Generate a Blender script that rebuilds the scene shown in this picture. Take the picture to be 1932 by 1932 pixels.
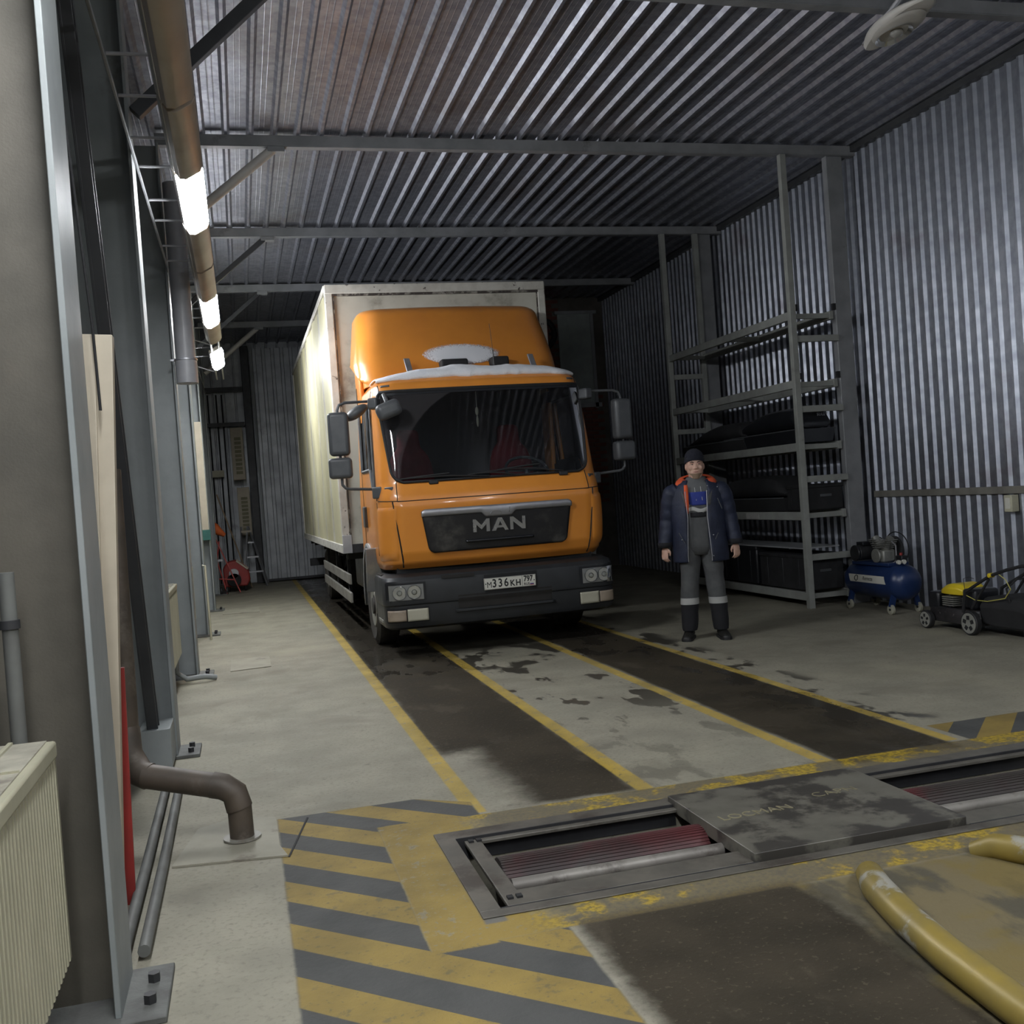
import bpy, bmesh, math, random
from mathutils import Vector, Matrix, noise
random.seed(4)
PI = math.pi
sc = bpy.context.scene
for o in list(bpy.data.objects): bpy.data.objects.remove(o)
col = sc.collection

# ------------------------------------------------------------------ camera
FPX = 1935.0; CH = 1.5
def _cam():
    Y = Vector(((455-966)/FPX, -(968-966)/FPX, 1)).normalized()          # world Y in (right, up, forward)
    Z = Vector((-0.0725, 1, 0)); Z.z = -(Z.x*Y.x+Z.y*Y.y)/Y.z; Z.normalize()
    X = Y.cross(Z)
    if X.x < 0: X = -X
    r = Vector((X.x, Y.x, Z.x)); u = Vector((X.y, Y.y, Z.y)); f = Vector((X.z, Y.z, Z.z))
    cd = bpy.data.cameras.new('camera'); co = bpy.data.objects.new('camera', cd); col.objects.link(co)
    cd.sensor_fit = 'HORIZONTAL'; cd.sensor_width = 36; cd.lens = 36*FPX/1932; cd.clip_start = .05; cd.clip_end = 200
    m = Matrix((( r.x, u.x, -f.x, 0), (r.y, u.y, -f.y, 0), (r.z, u.z, -f.z, CH), (0, 0, 0, 1)))
    co.matrix_world = m
    sc.camera = co
_cam()
# ------------------------------------------------------------------ world, exposure
w = bpy.data.worlds.new('world'); sc.world = w; w.use_nodes = True
w.node_tree.nodes['Background'].inputs[0].default_value = (.02, .025, .035, 1)
w.node_tree.nodes['Background'].inputs[1].default_value = .3
sc.view_settings.view_transform = 'Standard'; sc.view_settings.look = 'None'
sc.view_settings.gamma = 1; sc.view_settings.use_curve_mapping = False
sc.view_settings.exposure = 0.06
LAMP_POWER = 105.0
sc.cycles.use_denoising = True
sc.cycles.max_bounces = 6; sc.cycles.diffuse_bounces = 4; sc.cycles.glossy_bounces = 4
sc.cycles.caustics_reflective = False; sc.cycles.caustics_refractive = False
sc.cycles.sample_clamp_indirect = 4

# ------------------------------------------------------------------ materials
class N:
    """tiny expression builder for shader maths"""
    def __init__(s, t, sock): s.t = t; s.k = sock
    def _m(s, op, *a, clamp=False):
        n = s.t.nodes.new('ShaderNodeMath'); n.operation = op; n.use_clamp = clamp
        for i, v in enumerate((s,)+a):
            if isinstance(v, N): s.t.links.new(v.k, n.inputs[i])
            else: n.inputs[i].default_value = v
        return N(s.t, n.outputs[0])
    def __add__(s, o): return s._m('ADD', o)
    def __sub__(s, o): return s._m('SUBTRACT', o)
    def __mul__(s, o): return s._m('MULTIPLY', o)
    def mn(s, o): return s._m('MINIMUM', o)
    def mx(s, o): return s._m('MAXIMUM', o)
    def frac(s): return s._m('FRACT')
    def inv(s): return (s*-1)+1
    def ss(s, a, b):
        n = s.t.nodes.new('ShaderNodeMapRange'); n.interpolation_type = 'SMOOTHSTEP'
        s.t.links.new(s.k, n.inputs[0]); n.inputs[1].default_value = a; n.inputs[2].default_value = b
        return N(s.t, n.outputs[0])
def node(t, typ, **k):
    n = t.nodes.new(typ)
    for a, v in k.items(): setattr(n, a, v)
    return n
def noise_n(t, vec, scale, detail=4, rough=.55, dist=0):
    n = node(t, 'ShaderNodeTexNoise'); n.inputs['Scale'].default_value = scale; n.inputs['Detail'].default_value = detail
    n.inputs['Roughness'].default_value = rough; n.inputs['Distortion'].default_value = dist
    t.links.new(vec, n.inputs['Vector']); return N(t, n.outputs['Fac'])
def mixc(t, fac, a, b):
    n = node(t, 'ShaderNodeMix', data_type='RGBA')
    for i, v in ((6, a), (7, b)):
        if isinstance(v, tuple): n.inputs[i].default_value = (*v, 1)
        else: t.links.new(v, n.inputs[i])
    if isinstance(fac, N): t.links.new(fac.k, n.inputs[0])
    else: n.inputs[0].default_value = fac
    return n.outputs[2]
MATS = {}
def newmat(name):
    m = bpy.data.materials.new(name); m.use_nodes = True; t = m.node_tree
    b = t.nodes['Principled BSDF']; MATS[name] = m
    c = node(t, 'ShaderNodeTexCoord').outputs['Object']
    return m, t, b, c
def mat(name, c1, c2=None, scale=6, rough=.55, metal=0, bump=0, bscale=30, stain=None, st=(.58, .7), sscale=3, coat=0, stretch=None, spec=.5, rvar=.1):
    """c1/c2 noise blend, stain = colour over noise threshold st"""
    m, t, b, c = newmat(name)
    if stretch:
        mp = node(t, 'ShaderNodeMapping'); mp.inputs['Scale'].default_value = stretch; t.links.new(c, mp.inputs[0]); c = mp.outputs[0]
    f = noise_n(t, c, scale)
    colr = mixc(t, f.ss(.3, .7), c1, c2 or tuple(v*.8 for v in c1))
    r = (f-.5)*rvar*2+rough
    if stain:
        g = noise_n(t, c, sscale, 6, .65).ss(*st)
        colr = mixc(t, g, colr, stain)
    t.links.new(colr, b.inputs['Base Color']); t.links.new(r.k, b.inputs['Roughness'])
    b.inputs['Metallic'].default_value = metal; b.inputs['Specular IOR Level'].default_value = spec
    if coat: b.inputs['Coat Weight'].default_value = coat; b.inputs['Coat Roughness'].default_value = .08
    if bump:
        bn = node(t, 'ShaderNodeBump'); bn.inputs['Strength'].default_value = bump; bn.inputs['Distance'].default_value = .02
        t.links.new(noise_n(t, c, bscale).k, bn.inputs['Height']); t.links.new(bn.outputs[0], b.inputs['Normal'])
    return m
mat('galv', (.42, .44, .49), (.30, .32, .37), scale=9, rough=.40, metal=.85, stain=(.22, .20, .22), st=(.55, .8), sscale=1.2, spec=.5)
mat('galv_roof', (.40, .41, .46), (.27, .28, .33), scale=14, rough=.42, metal=.8, stain=(.25, .235, .245), st=(.5, .75), sscale=.8, bump=.05, bscale=60)
mat('galv_old', (.42, .435, .45), (.32, .33, .345), scale=4, rough=.45, metal=.3, stain=(.19, .185, .18), st=(.55, .8))
mat('steel_paint', (.29, .31, .31), (.23, .25, .25), scale=3, rough=.5, bump=.05, stain=(.13, .12, .10), st=(.6, .8), sscale=2)
mat('steel_near_dim', (.115, .103, .082), (.088, .080, .064), scale=5, rough=.6, bump=.06, bscale=120, stain=(.13, .10, .075), st=(.56, .75), sscale=2.2)  # column paint again, with the dim light on the near web in its colour
mat('beam_paint', (.27, .275, .29), (.20, .205, .215), scale=4, rough=.5, stain=(.08, .07, .07), st=(.6, .8))
mat('rack_paint', (.31, .32, .30), (.25, .255, .24), scale=6, rough=.5, stain=(.09, .085, .08), st=(.6, .8))
mat('dark_steel', (.045, .045, .048), (.03, .03, .032), scale=6, rough=.5, metal=.3)
mat('brace_dark', (.05, .052, .055), (.035, .036, .04), scale=4, rough=.5)
mat('beige', (.50, .44, .34), (.43, .375, .29), scale=5, rough=.55, stain=(.30, .24, .17), st=(.58, .8), sscale=2)
mat('lamp_off', (.50, .43, .36), (.44, .37, .31), scale=4, rough=.35, stain=(.33, .25, .19), st=(.6, .8))
mat('lamp_body', (.62, .60, .56), (.55, .53, .5), rough=.45)
mat('radiator', (.43, .41, .30), (.37, .355, .26), scale=5, rough=.4, stain=(.33, .30, .22), st=(.6, .8), sscale=4)
mat('radiator_top', (.44, .42, .34), (.27, .25, .20), scale=7, rough=.5, stain=(.17, .15, .12), st=(.5, .68), sscale=5)
mat('duct_rust', (.105, .082, .062), (.07, .057, .045), scale=7, rough=.55, metal=.2, stain=(.15, .125, .10), st=(.55, .7), sscale=5)
mat('pipe_grey', (.40, .40, .42), (.34, .34, .36), rough=.4)
mat('red_paint', (.34, .035, .03), (.25, .03, .025), rough=.5)
mat('red_pale', (.42, .07, .06), rough=.5)
mat('orange_plastic', (.75, .16, .04), rough=.5)
mat('truck_orange', (.80, .30, .045), (.73, .265, .04), scale=2.5, rough=.30, coat=.5, stain=(.46, .17, .03), st=(.62, .85), sscale=1.6, rvar=.05)
mat('truck_white', (.60, .58, .50), (.47, .45, .38), scale=1.6, rough=.5, stain=(.22, .195, .15), st=(.50, .72), sscale=1.6)
mat('truck_side', (.62, .585, .40), (.50, .465, .29), scale=1.4, rough=.38, stain=(.36, .32, .17), st=(.55, .8), sscale=.9, stretch=(1, 1, .35))
mat('trim_white', (.60, .585, .53), (.48, .46, .41), scale=8, rough=.5, stain=(.07, .055, .045), st=(.60, .64), sscale=9)
mat('rust_edge', (.33, .31, .27), (.06, .05, .04), scale=14, rough=.7, stain=(.045, .035, .03), st=(.44, .5), sscale=8)
mat('bumper_grey', (.028, .030, .033), (.021, .023, .025), scale=5, rough=.42, stain=(.085, .08, .07), st=(.6, .8), sscale=3)
mat('mirror_grey', (.085, .09, .095), (.07, .074, .08), scale=10, rough=.45)
mat('grille_black', (.016, .016, .018), (.012, .012, .013), scale=4, rough=.35, stain=(.10, .095, .085), st=(.50, .78), sscale=2.3)
mat('grille_mesh', (.028, .026, .024), rough=.6)
mat('chrome', (.52, .53, .55), (.44, .45, .47), rough=.28, metal=.85)
mat('chrome_dull', (.40, .40, .42), (.33, .33, .35), rough=.4, metal=.6)
mat('rubber', (.018, .018, .019), (.012, .012, .013), rough=.6)
mat('rubber_dirty', (.05, .045, .04), (.025, .023, .02), scale=9, rough=.75)
mat('black_plastic', (.016, .017, .02), (.011, .012, .015), rough=.36)
mat('black_matte', (.014, .014, .015), (.01, .01, .011), rough=.8)
mat('interior', (.03, .032, .036), rough=.7)
mat('seat_red', (.26, .02, .03), (.19, .015, .022), rough=.9)
mat('fender_grey', (.20, .205, .21), (.16, .165, .165), rough=.4, stain=(.30, .28, .23), st=(.5, .75))
mat('guard_alu', (.26, .25, .22), (.19, .18, .16), scale=5, rough=.5, metal=.2, stain=(.10, .09, .075), st=(.55, .75))
mat('lens_amber', (.38, .31, .24), rough=.25)
mat('lens_cream', (.50, .48, .38), (.44, .42, .33), rough=.3)
mat('reflector', (.80, .80, .78), rough=.18, metal=.75)
mat('lamp_back', (.30, .30, .29), (.24, .24, .23), rough=.35, metal=.2)
mat('snow', (.86, .87, .91), (.80, .82, .87), scale=12, rough=.9, bump=.4, bscale=40)
mat('plate_white', (.70, .69, .62), (.64, .63, .56), rough=.5)
mat('plate_black', (.01, .01, .01), rough=.5)
mat('flag_blue', (.02, .06, .35), rough=.5)
mat('skin', (.62, .40, .31), (.56, .34, .26), scale=30, rough=.55)
mat('beard', (.28, .19, .13), rough=.9)
mat('lips', (.36, .15, .13), rough=.5)
mat('eye_white', (.6, .58, .55), rough=.3)
mat('hair', (.04, .03, .025), rough=.9)
mat('knit', (.012, .014, .024), (.008, .009, .016), scale=80, rough=.95, bump=.3, bscale=300)
mat('navy', (.014, .020, .048), (.009, .013, .03), scale=7, rough=.62, bump=.5, bscale=9)
mat('orange_lining', (.80, .13, .045), (.7, .1, .035), rough=.8)
mat('work_grey', (.095, .098, .10), (.07, .072, .076), scale=9, rough=.85, bump=.4, bscale=10)
mat('work_dark', (.012, .012, .015), rough=.9, bump=.3, bscale=12)
mat('shirt_blue', (.03, .05, .28), (.022, .036, .20), rough=.85)
mat('hoodie', (.12, .125, .13), rough=.9)
mat('reflective', (.45, .45, .44), (.38, .38, .37), rough=.4)
mat('boot', (.02, .019, .017), rough=.5)
mat('paper', (.75, .72, .72), rough=.6)
mat('compressor_blue', (.014, .034, .115), (.011, .027, .09), scale=6, rough=.32, stain=(.05, .05, .08), st=(.6, .8))
mat('alu_cast', (.33, .33, .30), (.24, .24, .22), scale=8, rough=.45, metal=.5)
mat('caster', (.40, .39, .31), rough=.6)
mat('mower_yellow', (.78, .60, .03), (.7, .52, .025), rough=.35)
mat('mower_dark', (.05, .045, .047), (.03, .03, .032), scale=14, rough=.4, metal=.3, stain=(.25, .24, .23), st=(.62, .68), sscale=18)
mat('wheel_grey', (.28, .28, .25), rough=.6)
mat('cable_yellow', (.55, .5, .12), rough=.5)
mat('box_cream', (.55, .53, .40), rough=.6)
mat('brick', (.16, .055, .04), (.11, .04, .03), scale=8, rough=.9)
mat('mortar', (.10, .09, .08), rough=.95)
mat('panel_pale', (.28, .31, .30), (.24, .26, .255), rough=.6)
mat('wood', (.30, .22, .14), (.24, .17, .11), scale=3, rough=.7, stretch=(6, 6, 1))
mat('louver', (.24, .22, .13), rough=.6)
mat('green_paint', (.03, .13, .11), rough=.5)
mat('roller', (.30, .28, .25), (.20, .185, .165), scale=4, rough=.5, metal=.3, stain=(.09, .075, .065), st=(.5, .7), sscale=6)
mat('drum_red', (.10, .024, .026), (.035, .022, .021), scale=2.2, rough=.55, stain=(.045, .038, .034), st=(.45, .6), sscale=1.3, stretch=(1, 1, 1))
mat('pit_dark', (.02, .018, .016), rough=.8)
mat('frame_steel', (.15, .138, .115), (.10, .093, .078), scale=6, rough=.5, metal=.2, stain=(.065, .055, .045), st=(.5, .65), sscale=3.5)
mat('cover_plate', (.18, .17, .14), (.13, .122, .10), scale=5, rough=.42, metal=.2, stain=(.06, .055, .048), st=(.46, .54), sscale=2.6)
mat('yellow_pipe', (.30, .22, .05), (.21, .165, .06), scale=5, rough=.42, stain=(.36, .345, .29), st=(.53, .60), sscale=4.5, metal=.1)
mat('weld', (.30, .27, .17), rough=.5)
mat('floor_cover', (.33, .31, .245), (.27, .255, .20), scale=4, rough=.7, stain=(.17, .15, .12), st=(.55, .7), sscale=5)
mat('base_plate', (.13, .135, .125), (.085, .085, .08), scale=8, rough=.65, bump=.2)
mat('pipe_dirty', (.14, .145, .135), (.10, .10, .093), scale=5, rough=.6)
mat('hatch_plate', (.28, .27, .235), (.23, .22, .19), scale=4, rough=.55, stain=(.17, .15, .12), st=(.55, .7), sscale=5, bump=.1)
mat('lamp_glass', (.32, .31, .29), rough=.2)
m, t, b, c = newmat('glass_dark')
sx = node(t, 'ShaderNodeSeparateXYZ'); t.links.new(c, sx.inputs[0]); gx = N(t, sx.outputs[0]); gz = N(t, sx.outputs[2])
def arc_(cx_, cz_, r_): return ((gx-cx_)*(gx-cx_)+(gz-cz_)*(gz-cz_))._m('SQRT').ss(r_-.012, r_+.012)
dust = arc_(.10, 1.62, 1.02)*arc_(.85, 1.60, .98)
dust = dust*(noise_n(t, c, 30, 4)*.05+.028)+.004
tr = node(t, 'ShaderNodeBsdfTransparent'); tr.inputs[0].default_value = (.42, .46, .48, 1)
di = node(t, 'ShaderNodeBsdfDiffuse'); di.inputs[0].default_value = (.55, .52, .55, 1)
gl = node(t, 'ShaderNodeBsdfGlossy'); gl.inputs['Roughness'].default_value = .05
fr_ = node(t, 'ShaderNodeFresnel'); fr_.inputs[0].default_value = 1.5
m1 = node(t, 'ShaderNodeMixShader'); m2 = node(t, 'ShaderNodeMixShader')
t.links.new(dust.k, m1.inputs[0]); t.links.new(tr.outputs[0], m1.inputs[1]); t.links.new(di.outputs[0], m1.inputs[2])
t.links.new(fr_.outputs[0], m2.inputs[0]); t.links.new(m1.outputs[0], m2.inputs[1]); t.links.new(gl.outputs[0], m2.inputs[2])
t.links.new(m2.outputs[0], t.nodes['Material Output'].inputs['Surface'])
m, t, b, c = newmat('tube_lit')
b.inputs['Base Color'].default_value = (.9, .9, .9, 1)
b.inputs['Emission Color'].default_value = (.94, .97, 1.0, 1); b.inputs['Emission Strength'].default_value = LAMP_POWER
m, t, b, c = newmat('snow_powder')
b.inputs['Base Color'].default_value = (.84, .85, .89, 1); b.inputs['Roughness'].default_value = .9
sx = node(t, 'ShaderNodeSeparateXYZ'); t.links.new(c, sx.inputs[0]); px_ = (N(t, sx.outputs[0])+.01)*(1/.44); pz_ = (N(t, sx.outputs[2])-.03)*(1/.128)
rr_ = (px_*px_+pz_*pz_).inv()
tr = node(t, 'ShaderNodeBsdfTransparent'); ms = node(t, 'ShaderNodeMixShader')
fa = (rr_*.75+noise_n(t, c, 60, 3, .7)*.9-.28).ss(.18, .55)
t.links.new(fa.k, ms.inputs[0]); t.links.new(tr.outputs[0], ms.inputs[1]); t.links.new(b.outputs[0], ms.inputs[2]); t.links.new(ms.outputs[0], t.nodes['Material Output'].inputs['Surface'])
m, t, b, c = newmat('lens_clear')
tr = node(t, 'ShaderNodeBsdfTransparent'); tr.inputs[0].default_value = (.93, .94, .94, 1); gl = node(t, 'ShaderNodeBsdfGlossy'); gl.inputs['Roughness'].default_value = .05
fr_ = node(t, 'ShaderNodeFresnel'); fr_.inputs[0].default_value = 1.5; ms = node(t, 'ShaderNodeMixShader')
t.links.new(fr_.outputs[0], ms.inputs[0]); t.links.new(tr.outputs[0], ms.inputs[1]); t.links.new(gl.outputs[0], ms.inputs[2]); t.links.new(ms.outputs[0], t.nodes['Material Output'].inputs['Surface'])

def floor_material():
    m, t, b, c = newmat('floor_concrete')
    sx = node(t, 'ShaderNodeSeparateXYZ'); t.links.new(c, sx.inputs[0])
    x = N(t, sx.outputs[0]); y = N(t, sx.outputs[1])
    nA = noise_n(t, c, 2.2, 8, .62); nB = noise_n(t, c, 11, 6, .7); nC = noise_n(t, c, .7, 4, .5); nD = noise_n(t, c, 45, 3, .6)
    nE = noise_n(t, c, 1.6, 5, .5, .6)
    mp = node(t, 'ShaderNodeMapping'); mp.inputs['Scale'].default_value = (1, .45, 1); mp.inputs['Location'].default_value = (3, 1, 0)
    t.links.new(c, mp.inputs[0]); nS = noise_n(t, mp.outputs[0], 3.6, 6, .6)
    jx = x+(nB-.5)*.012; jy = y+(nB-.5)*.012
    def box(x0, x1, y0, y1, s=.008, X=jx, Y=jy):
        r = X.ss(x0-s, x0+s)*X.ss(x1-s, x1+s).inv()
        return r*Y.ss(y0-s, y0+s)*Y.ss(y1-s, y1+s).inv()
    base = mixc(t, nA.ss(.3, .7), (.31, .288, .222), (.235, .22, .172))
    base = mixc(t, nD.ss(.50, .70)*.5, base, (.16, .15, .12))
    base = mixc(t, nB.ss(.60, .70)*.65, base, (.13, .12, .095))
    base = mixc(t, nE.ss(.56, .70)*.5, base, (.17, .155, .12))
    base = mixc(t, nC.ss(.55, .75)*.5, base, (.35, .325, .235))
    # grime toward the left wall and hall back on the right
    # tyre lanes: dark, damp
    wx = x+(nA-.5)*.22; wy = y+(nA-.5)*.25
    lane = box(1.01, 1.80, 4.74, 30, .05, x+(nA-.5)*.14, wy)
    lane = lane.mx(box(2.87, 3.58, 4.62, 30, .03, x+(nA-.5)*.06, wy))
    keep = box(.9, 1.22, 4.6, 5.9, .13, wx+(nB-.5)*.16, wy+(nB-.5)*.2).inv()
    lane = lane*keep
    lane2 = box(1.02, 1.88, -3, 3.40, .05, x+(nA-.5)*.16+(nB-.5)*.08, y+(nA-.5)*.06)
    lane = lane.mx(lane2)
    wet = nS.ss(.555, .585)*box(1.86, 2.80, 4.7, 30, .02)*y.ss(12, 9).mx(.0)
    wet = wet*y.ss(4.7, 7.4)._m('MAXIMUM', .35)
    wet = wet.mx(nS.ss(.50, .55)*box(1.0, 3.7, 8.6, 30, .1))
    wet = wet.mx(box(3.3, 3.9, 5.2, 30, .1, wx, wy)*nS.ss(.5, .56))
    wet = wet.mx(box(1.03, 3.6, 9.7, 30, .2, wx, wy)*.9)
    dark = mixc(t, nA.ss(.35, .65), (.017, .013, .0085), (.038, .030, .020))
    dark = mixc(t, nD.ss(.58, .68)*.5, dark, (.11, .092, .065))
    dark = mixc(t, nS.ss(.56, .66)*.5, dark, (.075, .062, .045))
    colr = mixc(t, lane*.93, base, dark)
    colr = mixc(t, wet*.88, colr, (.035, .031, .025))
    # paint
    worn = nB.ss(.66, .56)*nD.ss(.70, .6)
    wornh = nA.ss(.62, .5)*worn
    ylw = mixc(t, nA.ss(.35, .65), (.47, .33, .065), (.33, .24, .06))
    ylh = mixc(t, nA.ss(.35, .65), (.30, .21, .05), (.21, .15, .042))
    grey = mixc(t, nA.ss(.35, .65), (.072, .072, .068), (.052, .053, .050))
    lines = box(.93, 1.02, 4.75, 30).mx(box(1.775, 1.865, 4.7, 30)).mx(box(2.775, 2.86, 4.7, 30)).mx(box(3.575, 3.65, 4.75, 30))
    colr = mixc(t, lines*(worn*.8+.15), colr, ylw)
    # hatching left and right of the pit
    hz = box(.06, .98, 1.2, 5.12)*box(.50, .99, 3.36, 4.72, .006).inv()
    hz = hz*(x*.75+y).ss(5.66, 5.68).inv()
    st = ((x+y-3.43)*(1/.44)).frac()
    stm = st.ss(.49, .51)
    colr = mixc(t, hz, colr, grey); colr = mixc(t, hz*stm*(worn*.45+.55), colr, ylh)
    hr = box(3.70, 8, 4.70, 5.08)
    st2 = ((x-y+.76+4.4)*(1/.44)).frac().ss(.49, .51)
    colr = mixc(t, hr, colr, grey); colr = mixc(t, hr*st2*.9, colr, ylh)
    # borders round the pit
    bd = box(.50, .73, 3.34, 4.76).mx(box(.50, 8, 4.53, 4.72)).mx(box(.50, 8, 3.36, 3.56))
    left = x.ss(1.05, .8)
    wb = left.mx(nA.ss(.53, .46)).mx(.12)*worn.mx(.3)
    ylb = mixc(t, left, mixc(t, nD.ss(.4, .6), (.42, .29, .03), (.22, .16, .03)), ylh)
    colr = mixc(t, bd*left.inv()*.8, colr, (.085, .072, .05))
    colr = mixc(t, bd*wb, colr, ylb)
    # near right: worn yellow concrete around the pipe rails
    nr = box(1.86, 8, -3, 3.36, .03, wx, y)
    colr = mixc(t, nr*.9, colr, mixc(t, nS.ss(.46, .56), (.15, .118, .055), (.06, .052, .032)))
    colr = mixc(t, nr*nA.ss(.50, .60)*.6, colr, (.17, .125, .03))
    colr = mixc(t, box(.72, .80, 3.5, 4.5), colr, (.15, .142, .125))
    t.links.new(colr, b.inputs['Base Color'])
    ro = (lane*-.10)+.74; ro = ro+(nA-.5)*.2; ro = ro-wet*.42
    pud = box(2.95, 3.6, 4.6, 6.6, .1, wx, wy)*nE.ss(.42, .5)
    ro = (ro-pud*.33).mx(.13)
    t.links.new(ro.k, b.inputs['Roughness'])
    t.links.new((lane*-.42+.5).k, b.inputs['Specular IOR Level'])
    bn = node(t, 'ShaderNodeBump'); bn.inputs['Strength'].default_value = .35; bn.inputs['Distance'].default_value = .01
    h = (nD*.6+nB*.6)*(wet.mx(pud).inv())
    t.links.new(h.k, bn.inputs['Height']); t.links.new(bn.outputs[0], b.inputs['Normal'])
floor_material()

# ------------------------------------------------------------------ mesh helpers
class MB:
    def __init__(s): s.bm = bmesh.new()
    def box(s, x0, x1, y0, y1, z0, z1):
        v = [s.bm.verts.new((x, y, z)) for z in (z0, z1) for y in (y0, y1) for x in (x0, x1)]
        for f in ((0, 2, 3, 1), (4, 5, 7, 6), (0, 1, 5, 4), (2, 6, 7, 3), (0, 4, 6, 2), (1, 3, 7, 5)):
            s.bm.faces.new([v[i] for i in f])
        return s
    def bar(s, p0, p1, w, h=None, up=(0, 0, 1)):
        """rectangular bar from p0 to p1, w across, h along up"""
        p0 = Vector(p0); p1 = Vector(p1); d = (p1-p0).normalized(); h = h or w; up = Vector(up)
        sdv = d.cross(up)
        if sdv.length < 1e-4: sdv = d.cross(Vector((1, 0, 0)))
        sdv.normalize(); u = sdv.cross(d).normalized()
        r = [[p+sdv*a*w/2+u*b_*h/2 for a, b_ in ((-1, -1), (1, -1), (1, 1), (-1, 1))] for p in (p0, p1)]
        return s.loft(r)
    def loft(s, rings, caps=True, closed=True):
        vs = [[s.bm.verts.new(p) for p in r] for r in rings]
        n = len(vs[0])
        for a, b_ in zip(vs, vs[1:]):
            for i in range(n if closed else n-1):
                j = (i+1) % n
                s.bm.faces.new((a[i], a[j], b_[j], b_[i]))
        if caps and closed:
            s.bm.faces.new(vs[0][::-1]); s.bm.faces.new(vs[-1])
        return s
    def tube(s, pts, r, n=10, caps=True):
        pts = [Vector(p) for p in pts]; rs = r if isinstance(r, (list, tuple)) else [r]*len(pts)
        rings = []; u = None
        for i, p in enumerate(pts):
            d = (pts[min(i+1, len(pts)-1)]-pts[max(i-1, 0)]).normalized()
            if u is None:
                u = d.cross(Vector((0, 0, 1)))
                if u.length < 1e-3: u = d.cross(Vector((1, 0, 0)))
            u = (u-d*u.dot(d)).normalized(); v = d.cross(u)
            rings.append([p+(u*math.cos(a)+v*math.sin(a))*rs[i] for a in [2*PI*k/n for k in range(n)]])
        return s.loft(rings, caps)
    def cyl(s, p0, p1, r, n=20, r1=None): return s.tube([p0, p1], [r, r if r1 is None else r1], n)
    def ell(s, c, r, nu=16, nv=10, M=None):
        c = Vector(c); r = (r, r, r) if not isinstance(r, (tuple, list)) else r
        rings = []
        for j in range(1, nv):
            a = PI*j/nv; ring = []
            for i in range(nu):
                q = 2*PI*i/nu; p = Vector((r[0]*math.sin(a)*math.cos(q), r[1]*math.sin(a)*math.sin(q), -r[2]*math.cos(a)))
                if M: p = M @ p
                ring.append(c+p)
            rings.append(ring)
        vs = [[s.bm.verts.new(p) for p in q] for q in rings]
        for a, b_ in zip(vs, vs[1:]):
            for i in range(nu): s.bm.faces.new((a[i], a[(i+1) % nu], b_[(i+1) % nu], b_[i]))
        e = Vector((0, 0, r[2]))
        if M: e = M @ e
        v0 = s.bm.verts.new(c-e); v1 = s.bm.verts.new(c+e)
        for i in range(nu):
            s.bm.faces.new((v0, vs[0][(i+1) % nu], vs[0][i])); s.bm.faces.new((v1, vs[-1][i], vs[-1][(i+1) % nu]))
        return s
    def prism(s, poly, f, a, b_):
        """poly of 2-D points, f(p, t) -> 3-D, extruded from t=a to t=b_"""
        return s.loft([[f(p, a) for p in poly], [f(p, b_) for p in poly]])
    def grid(s, f, nu, nv, skip=None):
        vs = [[s.bm.verts.new(f(i/nu, j/nv)) for j in range(nv+1)] for i in range(nu+1)]
        for i in range(nu):
            for j in range(nv):
                if skip and skip((i+.5)/nu, (j+.5)/nv): continue
                s.bm.faces.new((vs[i][j], vs[i+1][j], vs[i+1][j+1], vs[i][j+1]))
        return s
    def wheel(s, c, r, w, ax=(1, 0, 0), n=28, inner=.55, lip=.15):
        c = Vector(c); ax = Vector(ax).normalized(); prof = [(r*inner, -w/2*.8), (r*(1-lip), -w/2), (r, -w/2*.75), (r, w/2*.75), (r*(1-lip), w/2), (r*inner, w/2*.8)]
        u = ax.cross(Vector((0, 0, 1))).normalized(); v = ax.cross(u)
        rings = [[c+ax*h+(u*math.cos(a)+v*math.sin(a))*q for a in [2*PI*k/n for k in range(n)]] for q, h in prof]
        return s.loft(rings)
ORG = {}
def obj(name, mb, m, parent=None, bevel=0, seg=2, ang=35, sub=0, solid=0, flip=False, at=None):
    bm = mb.bm
    bmesh.ops.recalc_face_normals(bm, faces=bm.faces[:])
    org = Vector(ORG.get(parent.name, (0, 0, 0))) if parent else Vector(at or (0, 0, 0))
    if org.length: bmesh.ops.translate(bm, verts=bm.verts[:], vec=-org)
    for f in bm.faces: f.smooth = True
    ca = math.radians(ang)
    for e in bm.edges:
        if len(e.link_faces) == 2 and e.calc_face_angle(0) > ca: e.smooth = False
    me = bpy.data.meshes.new(name); bm.to_mesh(me); bm.free()
    me.materials.append(MATS[m])
    o = bpy.data.objects.new(name, me); col.objects.link(o)
    if parent: o.parent = parent; ORG[o.name] = tuple(org)
    else: o.location = org; ORG[o.name] = tuple(org)
    if solid:
        q = o.modifiers.new('s', 'SOLIDIFY'); q.thickness = solid; q.offset = -1
    if sub:
        q = o.modifiers.new('u', 'SUBSURF'); q.levels = sub; q.render_levels = sub
    if bevel:
        q = o.modifiers.new('b', 'BEVEL'); q.width = bevel; q.segments = seg; q.limit_method = 'ANGLE'; q.angle_limit = math.radians(40); q.harden_normals = False
    return o
def tag(o, label, cat, group=None, kind=None):
    o['label'] = label; o['category'] = cat
    if group: o['group'] = group
    if kind: o['kind'] = kind
    return o
def thing(name, label, cat, loc, group=None):
    o = bpy.data.objects.new(name, None); col.objects.link(o); o.location = loc; o.empty_display_size = .1
    ORG[o.name] = tuple(loc); return tag(o, label, cat, group)
def struct(name, mb, m, **k):
    o = obj(name, mb, m, **k)
    if not k.get('parent'): o['kind'] = 'structure'
    return o
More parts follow.
